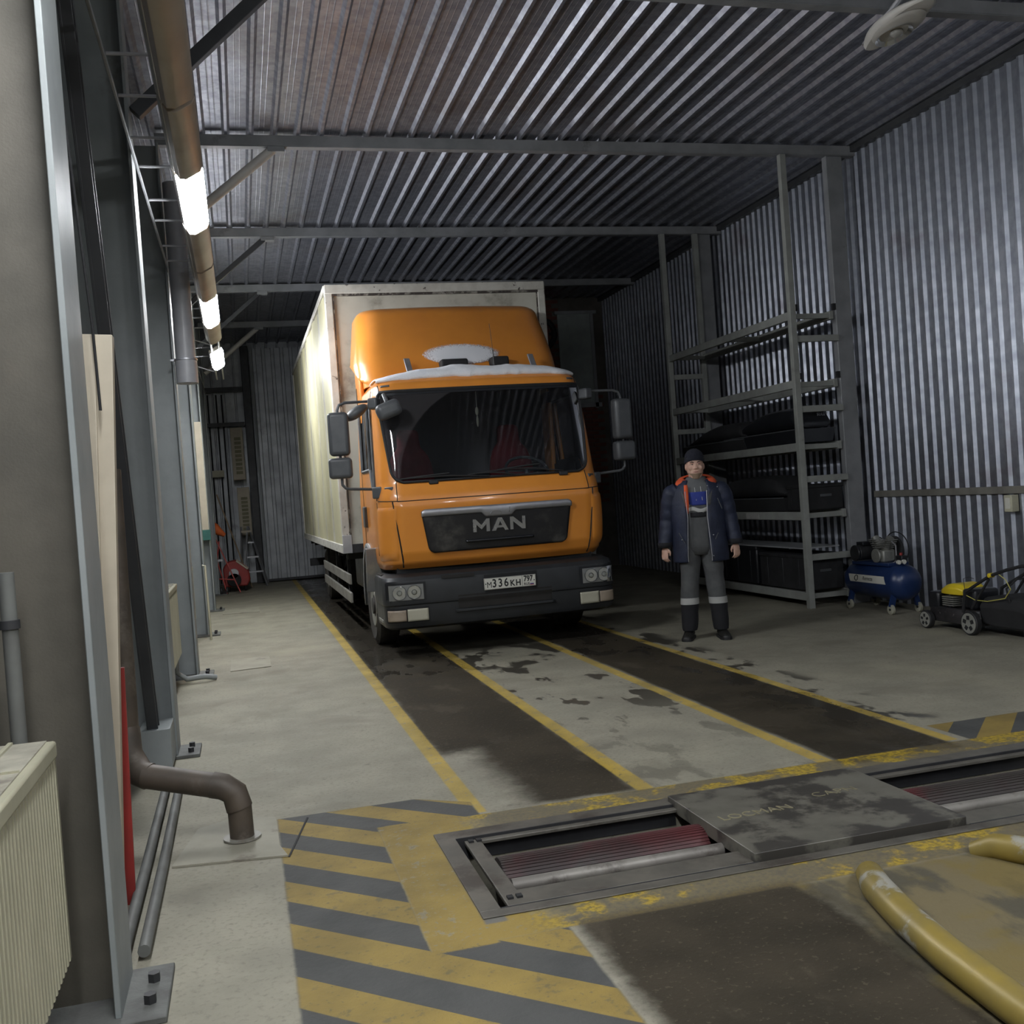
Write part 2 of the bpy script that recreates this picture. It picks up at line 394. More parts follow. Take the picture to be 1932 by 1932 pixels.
def dup(root, loc, label=None):
    r = root.copy(); col.objects.link(r); r.location = loc
    if label: r['label'] = label
    def rec(s, d):
        for ch in [o for o in bpy.data.objects if o.parent == s]:
            c2 = ch.copy(); col.objects.link(c2); c2.parent = d; rec(ch, c2)
    rec(root, r); return r
def text(name, s, f, size, m, parent, sx=1, thick=.004, off=0):
    """f(x, y, z) maps flat text coordinates to world"""
    cu = bpy.data.curves.new('t', 'FONT'); cu.body = s; cu.size = size; cu.extrude = thick/2; cu.align_x = 'CENTER'; cu.align_y = 'CENTER'; cu.offset = off
    cu.resolution_u = 3
    to = bpy.data.objects.new('t', cu); col.objects.link(to)
    dg = bpy.context.evaluated_depsgraph_get(); me = bpy.data.meshes.new_from_object(to.evaluated_get(dg))
    bpy.data.objects.remove(to)
    mb = MB(); mb.bm.from_mesh(me); bpy.data.meshes.remove(me)
    for v in mb.bm.verts: v.co = f(v.co.x*sx, v.co.y, v.co.z)
    return obj(name, mb, m, parent)

# ------------------------------------------------------------------ room shell
XW = 6.9; CZ = 5.08; YB = 22.6; YR = 18.4; XL = -1.12; YF = -6.0
PX0, PX1, PY0, PY1 = .80, 3.86, 3.60, 4.42
mb = MB()
def quad(mb, x0, x1, y0, y1, z=0.0): mb.box(x0, x1, y0, y1, z-.35, z)
quad(mb, XL, PX0, YF, YB+.3); quad(mb, PX1, XW+.1, YF, YB+.3); quad(mb, PX0, PX1, YF, PY0); quad(mb, PX0, PX1, PY1, YB+.3)
mb.box(PX0, PX1, PY0, PY1, -.36, -.345)
struct('floor', mb, 'floor_concrete')

def ribbed(path_fn, prof, length_fn, t0, t1):
    """prof: list of (s, depth); path_fn(s, depth, t) -> point; swept from t0 to t1"""
    mb = MB(); mb.loft([[path_fn(s, d, t0) for s, d in prof], [path_fn(s, d, t1) for s, d in prof]], caps=False, closed=False); return mb
def trap(a, b, pitch, phase, pan, slope, crest, h, mini=0):
    out = []; k = math.floor((a-phase)/pitch)
    while phase+k*pitch < b:
        s = phase+k*pitch   # rib centre
        q = [(s-crest/2-slope, 0), (s-crest/2, h), (s+crest/2, h), (s+crest/2+slope, 0)]
        if mini:
            c = s+pitch/2
            for dc in (-.022, .022): q += [(c+dc-.006, 0), (c+dc, mini), (c+dc+.006, 0)]
        out += q; k += 1
    return [(min(max(s, a), b), d) for s, d in out if a-pitch < s < b+pitch]
# right wall: sheet ribs stand proud toward the hall
prof = trap(YF, YB, .1475, 10.38, 0, .026, .026, .026)
struct('wall_right', ribbed(lambda s, d, t: (XW-d, s, t), prof, None, 0, CZ+.12), 'galv', ang=20)
prof = trap(XL, XW, .222, .57, 0, .024, .026, .032, mini=.0012)
struct('ceiling', ribbed(lambda s, d, t: (s, t, CZ+.03-d), prof, None, YF, YB), 'galv_roof', ang=10)
prof = trap(YF, YB, .21, 0.1, 0, .016, .05, .02)
struct('wall_left', ribbed(lambda s, d, t: (XL+d, s, t), prof, None, 0, CZ+.12), 'galv', ang=20)
prof = trap(XL, 4.2, .235, .30, 0, .012, .02, .016)
struct('wall_back', ribbed(lambda s, d, t: (s, YB-d, t), prof, None, 0, CZ+.12), 'galv_old', ang=20)
mb = MB(); mb.box(XL, XW, YF-.1, YF, 0, CZ+.1); struct('wall_front', mb, 'panel_pale')
# brick return wall behind the truck on the right: mortar slab and bricks
mb = MB(); mb.box(3.95, XW, YR, YR+.25, 0, CZ+.1); mb.box(3.95, 4.2, YR, YB, 0, CZ+.1)
bw = struct('wall_brick', mb, 'mortar')
mb = MB(); mb.box(0, .245, -.02, .0, 0, .062); proto = None
n = 0
for r in range(67):
    zz = .01+r*.0755
    for k in range(-1, 12):
        x = 3.97+k*.257+(.128 if r % 2 else 0)
        if x < 3.96 or x+.245 > XW: continue
        vis = (zz > 2.2 and 5.2 < x+.12 < 6.0) or (1.2 < zz < 3.3 and 5.2 < x+.12 < 6.75)
        if not vis: continue
        if proto is None:
            proto = obj('brick', mb, 'brick'); proto.parent = bw; proto.location = (x, YR, zz); n += 1; continue
        if n >= 295: continue
        c = proto.copy(); col.objects.link(c); c.parent = bw; c.location = (x, YR-random.random()*.006, zz); n += 1
# pale panel (blocked opening) in the brick wall with a frame
mb = MB(); mb.box(5.98, 6.62, YR-.05, YR-.015, 3.10, 4.78); p = struct('window_1', mb, 'panel_pale', bevel=.005)
mb = MB(); mb.box(5.93, 6.75, YR-.06, YR, 4.78, 4.84).box(6.62, 6.68, YR-.06, YR, 3.0, 4.78).box(5.93, 6.75, YR-.06, YR, 3.02, 3.10)
o = obj('window_frame', mb, 'beam_paint', parent=p)
# round fan high on the bricks
f = thing('wall_fan', 'round dark fan with reddish hub high on the brick wall', 'fan', (5.62, YR-.02, 4.42))
mb = MB(); rr = []
for k in range(28):
    a = 2*PI*k/28; rr.append((5.62+.27*math.cos(a), YR-.09, 4.42+.27*math.sin(a)))
mb.tube(rr+[rr[0]], .055, 8, caps=False); obj('fan_ring', mb, 'black_matte', f)
mb = MB(); mb.cyl((5.62, YR-.02, 4.42), (5.62, YR-.10, 4.42), .15); obj('hub', mb, 'red_paint', f)
mb = MB()
for k in range(6):
    a = PI*k/3; mb.bar((5.62, YR-.06, 4.42), (5.62+.25*math.cos(a), YR-.06, 4.42+.25*math.sin(a)), .01, .05, up=(math.sin(a), .6, -math.cos(a)))
obj('fan_blade', mb, 'dark_steel', f)

# ------------------------------------------------------------------ steel frame
FY = [3.42, 6.86, 10.10, 13.40, 16.72, 19.95]
ordn = ['first', 'second', 'third', 'fourth', 'fifth', 'sixth']
def ibeam(mb, f, h, wd, tf, tw, t0, t1):
    """I section, f(a, b, t): a across, b along height"""
    for b0, b1, ww in ((0, tf, wd), (h-tf, h, wd), (tf, h-tf, tw)):
        mb.prism([(-ww/2, b0), (ww/2, b0), (ww/2, b1), (-ww/2, b1)], lambda p, t: f(p[0], p[1], t), t0, t1)
brn = ['', 'crossing the top of the picture behind the street lamp head', 'just this side of the shelf rack front posts', 'at the far posts of the shelf rack', 'right above the front of the truck box', 'far back over the truck box']
for i, y in enumerate(FY):
    if i == 0: continue
    b = thing('roof_beam', f'grey steel roof beam across the ribbed ceiling, {brn[i]}', 'beam', (3.2, y, CZ-.09), 'steel roof beams')
    mb = MB(); mb.box(-.52, 6.88, y-.045, y-.03, CZ-.10, CZ-.0).box(-.52, 6.88, y+.03, y+.045, CZ-.10, CZ).box(-.52, 6.88, y-.045, y+.045, CZ-.11, CZ-.10)
    obj('beam_channel', mb, 'beam_paint', b, bevel=.003)
    mb = MB()
    if i == 1: mb.bar((-.46, y+.0, 4.06), (.50, y, 4.97), .07, .085)
    elif i in (2, 5): mb.cyl((-.46, y, 4.14), (.56, y, 4.965), .046, 16)
    else: mb.bar((-.46, y, 4.12), (.56, y, 4.97), .055, .06)
    br = obj('knee_brace', mb, 'lamp_body' if i in (2, 5) else 'brace_dark', b, bevel=.004 if i not in (2, 5) else 0)
    mb = MB(); mb.box(.50, .66, y-.05, y+.05, 4.925, 4.975); obj('brace_plate', mb, 'beam_paint', b, bevel=.004)
coln = ['nearest the camera at the left edge, beside the near radiator', 'with a dark diagonal brace running up from its foot', 'with the grey flue pipe hanging beside its top', 'standing past the second radiator', 'beside the beige cover boards', 'last in the row, near the red machine']
for i, y in enumerate(FY):
    m = 'steel_near_dim' if i == 0 else 'steel_paint'
    xr = -.49 if i else -.455; xl = -1.02; hw = .16 if i == 0 else .13
    c = thing('steel_column', f'{ordn[i]} grey steel H column of the left wall, {coln[i]}', 'column', ((xl+xr)/2, y, 0), 'steel columns of the left wall')
    mb = MB(); mb.box(xl+.02, xr-.02, y-.012, y+.012, .02, CZ-.11); obj('web', mb, m, c)
    mb = MB(); mb.box(xr-.02, xr, y-hw, y+hw, .02, CZ-.11); obj('flange', mb, 'steel_paint', c, bevel=.003)
    mb = MB(); mb.box(xl, xl+.02, y-hw, y+hw, .02, CZ-.11); obj('flange', mb, m, c, bevel=.003)
    mb = MB(); mb.box(xl-.05, xr+.13, y-hw-.04, y+hw+.02, 0, .022); obj('base_plate', mb, 'base_plate', c, bevel=.004)
    for dy in (-.09, .06):
        mb = MB(); mb.cyl((xr+.075, y+dy, .02), (xr+.075, y+dy, .05), .02, 6); obj('anchor_bolt', mb, 'dark_steel', c)
# diagonal bracing in the second and first bay
d = thing('diagonal_brace', 'dark channel brace slanting up between the first two left columns', 'brace', (-.60, 6.3, .1))
mb = MB(); mb.bar((-.625, 6.52, .14), (-.625, 4.62, 4.98), .11, .015, up=(1, 0, 0)).bar((-.60, 6.47, .14), (-.60, 4.57, 4.98), .015, .06, up=(1, 0, 0)).bar((-.60, 6.575, .14), (-.60, 4.675, 4.98), .015, .06, up=(1, 0, 0)); obj('channel', mb, 'brace_dark', d, bevel=.003)
mb = MB(); mb.box(-.68, -.50, 6.38, 6.72, .03, .26); obj('gusset', mb, 'steel_paint', d, bevel=.003)
# wall posts on the right
for j, (i, lab) in enumerate(((2, 'grey steel wall post at the near end of the shelf rack'), (3, 'grey steel wall post behind the far posts of the shelf rack'))):
    y = FY[i]; x0 = 6.52
    mb = MB(); mb.box(x0, x0+.20, y-.03, y+.06, 0, CZ-.11)
    o = obj('wall_post', mb, 'beam_paint', at=(x0+.1, y, 0), bevel=.008); tag(o, lab, 'post', 'wall posts on the right')
# board / rail along the right wall with a junction box
mb = MB(); mb.box(XW-.045, XW-.02, YF, 10.08, 1.165, 1.235); o = obj('wall_rail', mb, 'guard_alu', at=(XW, 5, 1.2), bevel=.003); tag(o, 'thin pale rail fixed level along the ribbed right wall', 'rail')
b = thing('junction_box', 'small cream electrical box under the rail on the ribbed right wall', 'box', (XW-.06, 7.95, 1.0))
mb = MB(); mb.box(XW-.10, XW-.02, 7.90, 8.00, 1.0, 1.155); obj('body', mb, 'box_cream', b, bevel=.006)
mb = MB(); mb.box(XW-.104, XW-.10, 7.92, 7.98, 1.03, 1.13); obj('lid', mb, 'plate_white', b)
# dark corner angle where ceiling and right wall meet
mb = MB(); mb.box(XW-.08, XW, YF, YR, CZ-.07, CZ+.0); struct('trim_1', mb, 'brace_dark')

# ------------------------------------------------------------------ row of fluorescent fixtures
TX, TZ = -.165, 3.69
ta = math.radians(30)
def fixture(y0, y1, lit, label, TX=TX, TZ=TZ, ta=ta, grp='fluorescent fixtures in a row along the left side'):
    f = thing('light_fixture', label, 'light', (TX, (y0+y1)/2, TZ), grp)
    ux = Vector((math.cos(ta), 0, math.sin(ta))); un = Vector((math.sin(ta), 0, -math.cos(ta)))   # across, outward (down and to the hall)
    c0 = Vector((TX, 0, TZ))
    def P(a, b, y): return c0+ux*a+un*b+Vector((0, y, 0))
    mb = MB(); mb.prism([(-.085, -.055), (.085, -.055), (.09, -.005), (-.09, -.005)], lambda p, t: P(p[0], p[1], t), y0+.012, y1-.012)
    obj('housing', mb, 'lamp_body', f, bevel=.004)
    mb = MB(); mb.prism([(-.086, -.005), (.086, -.005), (.084, .045), (.05, .068), (-.05, .068), (-.084, .045)], lambda p, t: P(p[0], p[1], t), y0+.014, y1-.014)
    o = obj('diffuser', mb, 'tube_lit' if lit else 'lamp_off', f, bevel=.003)
    if lit: o['label'] = 'glowing white diffuser'
    for yy in (y0+.25, y1-.25):
        mb = MB(); mb.tube([P(-.02, -.05, yy), (-.25, yy, TZ+.09), (-.468, yy, TZ+.09)] if ta else [P(0, -.05, yy), (TX, yy, CZ)], .009, 6); obj('bracket', mb, 'pipe_grey', f)
seg = [(-3.55, -2.28, 1), (-.95, .32, 1), (1.68, 2.93, 1), (2.97, 4.30, 0), (4.33, 5.58, 0), (5.60, 6.74, 0), (6.77, 8.0, 1), (8.03, 9.30, 0), (9.33, 10.62, 0), (10.66, 12.05, 1), (12.10, 13.25, 0), (14.30, 15.60, 1)]  # first two are added out of view to light the truck front
labs = {0: 'lit fluorescent fixture added unseen, far behind the viewpoint', 1: 'lit fluorescent fixture added unseen behind the viewpoint', 2: 'lit fluorescent fixture overhead, out of the picture',
        3: 'unlit fluorescent fixture overhead left', 4: 'unlit beige fluorescent fixture at the top edge of the picture', 5: 'unlit beige fluorescent fixture just before the nearest glowing one',
        6: 'nearest glowing fluorescent fixture, the largest of the three lit ones', 7: 'unlit beige fixture directly after the nearest glowing one', 8: 'unlit beige fixture directly before the middle glowing one',
        9: 'middle one of the three glowing fluorescent fixtures', 10: 'unlit beige fixture directly after the middle glowing one', 11: 'farthest and smallest glowing fluorescent fixture'}
for i, (a, b_, l) in enumerate(seg): fixture(a, b_, l, labs[i])
for xa, ya, lb in ((3.0, -1.6, 'added lit fixture in the middle of the hall, unseen behind the viewpoint'), (4.3, .4, 'added lit fixture to the right of the viewpoint, out of the picture')):  # added unseen lamps that brighten the truck front and the right floor
    fixture(ya, ya+1.27, 1, lb, TX=xa, TZ=4.55, ta=0.0, grp='added unseen fixtures in the middle behind the viewpoint')
for ya, yb, lab in ((13.27, 14.28, 'pair of thin conduits bridging the gap before the farthest glowing light'), (15.62, 17.2, 'pair of thin conduits running on past the farthest glowing light')):
    t = thing('cable_conduit', lab, 'conduit', (TX, (ya+yb)/2, TZ))
    for dx in (-.05, .05):
        mb = MB(); mb.tube([(TX+dx, ya, TZ-.01), (TX+dx, yb, TZ-.01)], .012, 6); obj('conduit', mb, 'lamp_body', t)
    mb = MB(); mb.tube([(TX-.05, (ya+yb)/2, TZ), (-.465, (ya+yb)/2, TZ+.09)], .009, 6); obj('bracket', mb, 'pipe_grey', t)
mb = MB(); mb.box(-.489, -.473, YF, 19.9, TZ+.078, TZ+.104); o = obj('mounting_rail', mb, 'beam_paint', at=(-.475, 6, TZ+.09), bevel=.003); tag(o, 'long thin steel rail on the columns that carries the row of lights', 'rail')
# big flood / street lamp on the roof beam, top right
f = thing('street_lamp_head', 'unlit white street lamp head with reflector bowl hanging under the roof beam', 'lamp', (6.0, 6.95, 4.82))
lc = Vector((5.06, 6.74, 4.80)); La = Vector((.10, 1, 0)).normalized(); Lb = Vector((La.y, -La.x, 0))
def LP(a, b, z): return lc+La*a+Lb*b+Vector((0, 0, z))
rings = []
for a, w_, h_ in ((-.44, .03, .02), (-.36, .12, .05), (-.2, .17, .09), (0, .185, .115), (.2, .16, .13), (.36, .10, .12), (.46, .05, .08)):
    rings.append([LP(a, -w_, 0), LP(a, w_, 0), LP(a, w_*.85, h_*.7), LP(a, w_*.4, h_), LP(a, -w_*.4, h_), LP(a, -w_*.85, h_*.7)])
mb = MB(); mb.loft(rings); obj('housing', mb, 'lamp_body', f, sub=1)
mb = MB(); mb.loft([[LP(.0+.29*sx_*q, .15*sy_*q, -.001-.035*(1-q)**.6) for sx_, sy_ in [(math.cos(2*PI*k/24), math.sin(2*PI*k/24)) for k in range(24)]] for q in (1, .92, .8)], caps=True); obj('bezel', mb, 'lamp_body', f)
mb = MB(); mb.loft([[LP(.07+.19*math.cos(2*PI*k/24)*q, .115*math.sin(2*PI*k/24)*q, -.036+.09*(1-q)) for k in range(24)] for q in (1, .85, .6, .3, .05)], caps=False); obj('reflector_bowl', mb, 'reflector', f)
mb = MB(); mb.ell(LP(.03, 0, -.03), (.05, .05, .035), 14, 8); obj('bulb', mb, 'lamp_glass', f)
mb = MB(); mb.tube([LP(.42, 0, .07), LP(.50, 0, .09), tuple(LP(-.1, 0, .2))], .024, 8); obj('arm', mb, 'pipe_grey', f)

# ------------------------------------------------------------------ radiators along the left wall
def radiator(y0, y1, z0, z1, x0, x1, label):
    r = thing('radiator', label, 'radiator', ((x0+x1)/2, (y0+y1)/2, 0), 'panel radiators along the left wall')
    n = int((y1-y0)/.035); pr = []
    for k in range(n+1):
        y = y0+(y1-y0)*k/n; pr += [(y, 0), (y+.012, 0), (y+.0165, .006), (y+.0305, .006)] if k < n else [(y1, 0)]
    mb = MB(); mb.loft([[(x1-.006+d, y, z0) for y, d in pr]+[(x1-.02, y1, z0), (x1-.02, y0, z0)], [(x1-.006+d, y, z1-.05) for y, d in pr]+[(x1-.02, y1, z1-.05), (x1-.02, y0, z1-.05)]], caps=True); obj('front_panel', mb, 'radiator', r, ang=20)
    mb = MB(); mb.box(x0, x0+.015, y0, y1, z0, z1-.03); obj('rear_panel', mb, 'radiator', r)
    mb = MB(); mb.box(x0, x1+.004, y0-.01, y1+.01, z1-.05, z1-.002)
    obj('top_casing', mb, 'radiator', r, bevel=.008)
    mb = MB(); mb.box(x0+.01, x1-.02, y0, y1, z1-.003, z1+.002); g = obj('top_grille', mb, 'radiator_top', r)
    mb = MB(); ns = int((y1-y0)/.30)
    for k in range(1, ns): mb.box(x0+.01, x1-.02, y0+k*.30, y0+k*.30+.008, z1+.002, z1+.008)
    mb.box((x0+x1)/2-.006, (x0+x1)/2+.006, y0, y1, z1+.002, z1+.009); obj('grille_rib', mb, 'radiator', g)
    for yy in (y0, y1-.004):
        mb = MB(); mb.box(x0, x1, yy-.008, yy+.008, z0, z1-.02); obj('side_panel', mb, 'radiator', r, bevel=.003)
    for yy in (y0+.3, y1-.3):
        mb = MB(); mb.box(x0+.02, x0+.05, yy-.015, yy+.015, 0, z0+.02); obj('foot', mb, 'pipe_grey', r)
    return r
radiator(1.55, 3.12, .28, .90, -.78, -.555, 'cream panel radiator at the left edge, in front of the nearest column')
radiator(7.35, 9.55, .30, .92, -.76, -.60, 'cream panel radiator between the second and third left columns')
radiator(10.6, 12.6, .30, .92, -.76, -.60, 'cream panel radiator past the third left column')
# heating pipes
def pipe(pts, r, label, m='steel_paint', name='heating_pipe', cat='pipe'):
    mb = MB(); mb.tube(pts, r, 12); o = obj(name, mb, m, at=pts[0]); tag(o, label, cat); return o
pipe([(-.748, 3.17, .0), (-.748, 3.17, 1.72), (-.748, 3.17, 3.4)], .028, 'grey vertical heating pipe left of the nearest column', 'pipe_dirty')
p = pipe([(-.655, 3.17, .0), (-.655, 3.17, 1.38)], .022, 'shorter grey pipe with a clip, rising behind the near radiator', 'pipe_dirty')
mb = MB(); mb.cyl((-.655, 3.17, 1.22), (-.655, 3.17, 1.245), .028, 12); q = obj('clip', mb, 'dark_steel', p)
for k, yo in enumerate((0, .07)):
    pipe([(-.50+yo, 3.7, .035), (-.50+yo, 4.6, .035), (-.51+yo, 6.15, .035)], .022, ['grey floor pipe nearer the left wall, running back under the rusty duct', 'grey floor pipe on the aisle side, running back under the rusty duct'][k], 'pipe_dirty')
pipe([(-.66, 9.62, .55), (-.66, 9.62, .12), (-.58, 9.64, .05), (-.42, 9.68, .05), (-.33, 9.72, .025)], .025, 'bent grey pipe at the foot of the third column', 'steel_paint')
pipe([(-.50, 12.9, .9), (-.47, 12.9, .9), (-.46, 12.9, .0)], .014, 'thin pale pipe hanging by the fourth column', 'radiator')

# flue pipe on third column
f = thing('flue_pipe', 'grey vertical flue pipe with collar at the top of the third left column', 'pipe', (-.40, 9.86, 2.7))
mb = MB(); mb.cyl((-.385, 9.86, 2.76), (-.385, 9.86, 4.55), .088, 24); obj('pipe', mb, 'pipe_grey', f)
mb = MB(); mb.cyl((-.385, 9.86, 2.72), (-.385, 9.86, 2.93), .098, 24); obj('pipe_socket', mb, 'pipe_grey', f, bevel=.004)
mb = MB(); mb.cyl((-.385, 9.86, 2.93), (-.385, 9.86, 2.945), .104, 24).box(-.52, -.385, 9.85, 9.87, 2.93, 2.945); obj('clamp', mb, 'chrome_dull', f)

# beige cladding boards and red strip at the first column
b = thing('column_cladding', 'beige boxed boards around the pipe behind the nearest column', 'cladding', (-.45, 4.0, .1))
mb = MB(); mb.bar((-.60, 3.95, .06), (-.495, 3.95, 2.18), .07, .02, up=(0, 1, 0)); obj('narrow_board', mb, 'beige', b, bevel=.003)
mb = MB(); mb.bar((-.555, 3.99, .02), (-.435, 3.99, 2.18), .065, .06, up=(0, 1, 0)); obj('wide_board', mb, 'beige', b, bevel=.003)
mb = MB(); mb.bar((-.537, 4.28, .0), (-.512, 4.28, .93), .05, .02, up=(0, 1, 0)); o = obj('red_board', mb, 'red_paint', at=(-.52, 4.28, .1)); tag(o, 'narrow red board standing behind the beige boards of the nearest column', 'board')
# cable down the cladding
pipe([(-.50, 3.70, 3.4), (-.47, 3.8, 2.6), (-.46, 3.9, 2.2), (-.455, 3.9, 1.9)], .005, 'thin dark cable dropping to the beige boards', 'black_matte', 'cable', 'cable')

# rusty elbow duct near left
d = thing('exhaust_duct', 'rusty brown sheet metal duct bending down through the floor plate', 'duct', (-.12, 4.88, 0))
def ring_tube(name, pts, r, m='duct_rust'):
    mb = MB(); mb.tube(pts, r, 24, caps=True); return obj(name, mb, m, d)
ring_tube('vertical_pipe', [(-.60, 5.25, 1.75), (-.60, 5.15, .50)], .058)
ring_tube('elbow', [(-.60, 5.155, .52), (-.59, 5.10, .41), (-.54, 5.02, .335), (-.50, 5.0, .32)], .062)
ring_tube('horizontal_pipe', [(-.52, 5.0, .325), (-.21, 4.90, .262)], .0565)
ring_tube('elbow', [(-.22, 4.905, .265), (-.17, 4.89, .253), (-.125, 4.88, .22), (-.108, 4.875, .15)], .060)
ring_tube('outlet', [(-.108, 4.875, .17), (-.105, 4.875, -.01)], .0545)
mb = MB(); mb.cyl((-.105, 4.875, .0125), (-.105, 4.875, .02), .085, 24); obj('collar', mb, 'hatch_plate', d)
# floor plates
def plate(name, pts, z, label, m='hatch_plate', th=.012):
    mb = MB(); mb.loft([[(x, y, .001) for x, y in pts], [(x, y, z) for x, y in pts]]); o = obj(name, mb, m, at=(pts[0][0], pts[0][1], 0)); tag(o, label, 'plate'); return o
plate('floor_plate', [(-.40, 4.63), (.085, 4.545), (.055, 4.70), (.055, 5.05), (.05, 5.14), (-.14, 5.23), (-.31, 5.13)], .009, 'thin steel floor plate around the foot of the rusty duct', 'floor_cover')
plate('hatch_cover', [(-.21, 10.11), (.17, 10.16), (.17, 10.9), (-.21, 10.9)], .008, 'nearer floor hatch plate in the left aisle', 'floor_cover')
plate('hatch_cover', [(-.38, 15.96), (.16, 15.81), (.16, 16.7), (-.38, 16.7)], .008, 'farther floor hatch plate in the left aisle', 'floor_cover')
# dark slot line beside the hatching
mb = MB(); mb.prism([(.085, 4.54), (.093, 4.535), (.205, 5.07), (.197, 5.075)], lambda p, z: (p[0], p[1], z), .001, .003); o = obj('floor_joint', mb, 'black_matte', at=(.1, 4.6, 0)); tag(o, 'dark diagonal joint crossing the hatched paint corner', 'joint')

# ------------------------------------------------------------------ brake tester pit
r = thing('brake_tester', 'roller brake tester set into the floor pit with steel frame and cover plate', 'tester', (2.3, 4.0, -.3))
mb = MB()
def fr(x0, x1, y0, y1, z0=-.09, z1=.006): mb.box(x0, x1, y0, y1, z0, z1)
for x0, x1 in ((PX0, 1.84), (2.80, PX1)):
    for ya, yb in ((PY0, PY0+.008), (PY1-.008, PY1)):
        mb = MB(); fr(x0, x1, ya, yb); obj('pit_edge', mb, 'dark_steel', r)
mb = MB(); mb.box(PX0+.035, PX0+.105, PY0+.035, PY1-.02, -.02, -.004).box(PX0+.1, 3.8, PY0+.035, PY0+.17, -.02, -.004).box(PX0+.1, 3.8, PY1-.05, PY1-.012, -.02, -.004); obj('frame', mb, 'frame_steel', r, bevel=.003)
mb = MB(); mb.box(.72, 3.9, PY1, PY1+.10, .0005, .006).box(.72, 3.9, PY0-.06, PY0, .0005, .006).box(.72, PX0, PY0, PY1, .0005, .006); obj('edge_plate', mb, 'frame_steel', r, bevel=.002)
for (x0, x1) in ((PX0+.12, 1.83), (2.80, 3.78)):
    for nm, yc, rad, zc, mm in (('drum', 4.12, .118, -.12, 'drum_red'), ('drum', 3.78, .105, -.13, 'drum_red'), ('sensing_roller', 3.915, .028, -.045, 'roller')):
        mb = MB(); n = 48; prof_ = []
        if nm == 'drum':
            for k in range(n):
                a0 = 2*PI*k/n
                for q, rr_ in ((0, rad), (.45, rad), (.5, rad-.004), (.95, rad-.004)):
                    prof_.append((yc+rr_*math.cos(a0+q*2*PI/n), zc+rr_*math.sin(a0+q*2*PI/n)))
        else: prof_ = [(yc+rad*math.cos(2*PI*k/20), zc+rad*math.sin(2*PI*k/20)) for k in range(20)]
        mb.prism(prof_, lambda p, x: (x, p[0], p[1]), x0, x1); obj(nm, mb, mm, r, ang=15 if nm == 'drum' else 35)
for xx in (PX0+.06, PX0+.095):
    for yy in (PY0+.10, PY1-.045):
        mb = MB(); mb.box(xx-.011, xx+.011, yy-.014, yy+.014, -.004, .004); obj('frame_clip', mb, 'black_matte', r)
mb = MB(); mb.box(PX0, PX1, PY0, PY1, -.33, -.31); obj('pit_bottom', mb, 'pit_dark', r)
mb = MB(); mb.box(1.83, 2.80, 3.625, 4.47, -.03, .032); cp = obj('cover_plate', mb, 'cover_plate', r, bevel=.003)
tf = lambda x, y, z: (2.07+x*.98-y*.10, 4.06+y+x*.04, .0335+z)
text('raised_lettering', 'LOCMAN', tf, .085, 'weld', cp, sx=1.0, thick=.003, off=-.001)
tf = lambda x, y, z: (2.52+x*.98-y*.10, 4.16+y+x*.04, .0335+z)
text('raised_lettering', 'CAPN', tf, .085, 'weld', cp, sx=1.05, thick=.002, off=-.002)
# bent yellow pipe rails bolted to the floor
for k, (pts, lab) in enumerate((([(2.13, 3.34, .0), (2.09, 3.25, .035), (2.02, 3.10, .05), (1.955, 2.85, .052), (1.91, 2.60, .052), (1.88, 2.3, .052), (1.86, 1.9, .052), (1.86, 1.4, .03)], 'long bent yellow pipe rail on the floor at the lower right'),
                                ([(2.62, 3.36, .0), (2.66, 3.29, .035), (2.72, 3.16, .045), (2.78, 2.9, .05), (2.82, 2.4, .05), (2.82, 1.5, .05)], 'shorter yellow pipe rail cut off by the right edge of the picture'))):
    g = thing('pipe_rail', lab, 'rail', pts[3], 'yellow floor rails')
    mb = MB(); mb.tube(pts, [.035, .048, .054, .054, .054, .054, .054, .054][:len(pts)], 24); obj('pipe', mb, 'yellow_pipe', g, ang=60)
    mb = MB(); p0 = Vector(pts[2]); mb.box(p0.x-.03, p0.x+.03, p0.y-.02, p0.y+.02, .001, .03); obj('fixing_plate', mb, 'frame_steel', g, bevel=.004)

# ------------------------------------------------------------------ truck
TC = 2.42
truck = thing('box_truck', 'orange cab box truck with a white box body and snow on its roof', 'truck', (TC, 10.5, 0))
def interp(tab, z):
    if z <= tab[0][0]: return tab[0][1]
    for (a, va), (b_, vb) in zip(tab, tab[1:]):
        if z <= b_: return va+(vb-va)*(z-a)/(b_-a)
    return tab[-1][1]
WT = [(.84, 1.10), (.90, 1.125), (1.0, 1.135), (1.5, 1.135), (1.7, 1.125), (2.55, 1.09), (2.66, 1.065), (2.74, 1.0), (2.79, .86)]
YT = [(.84, 9.86), (.90, 9.79), (1.0, 9.75), (1.45, 9.71), (1.55, 9.73), (1.68, 9.79), (2.56, 9.99), (2.66, 10.03), (2.74, 10.12), (2.79, 10.32)]
RC = .24
def surf(u, z, off=0.0):
    W = interp(WT, z); y0 = interp(YT, z); s = 1 if u >= 0 else -1; u = abs(u); a = W-RC; arc = RC*PI/2; bow = .045
    if u < a:
        x = u; y = y0+bow*(u/a)**2; n = Vector((2*bow*u/a/a, -1, 0)).normalized()
    elif u < a+arc:
        t_ = (u-a)/RC; x = a+RC*math.sin(t_); y = y0+bow+RC*(1-math.cos(t_)); n = Vector((math.sin(t_), -math.cos(t_), 0))
    else:
        x = W; y = y0+bow+RC+(u-a-arc); n = Vector((1, 0, 0))
    return Vector((TC+s*(x+n.x*off), y+n.y*off, z))
CABREAR = 11.45
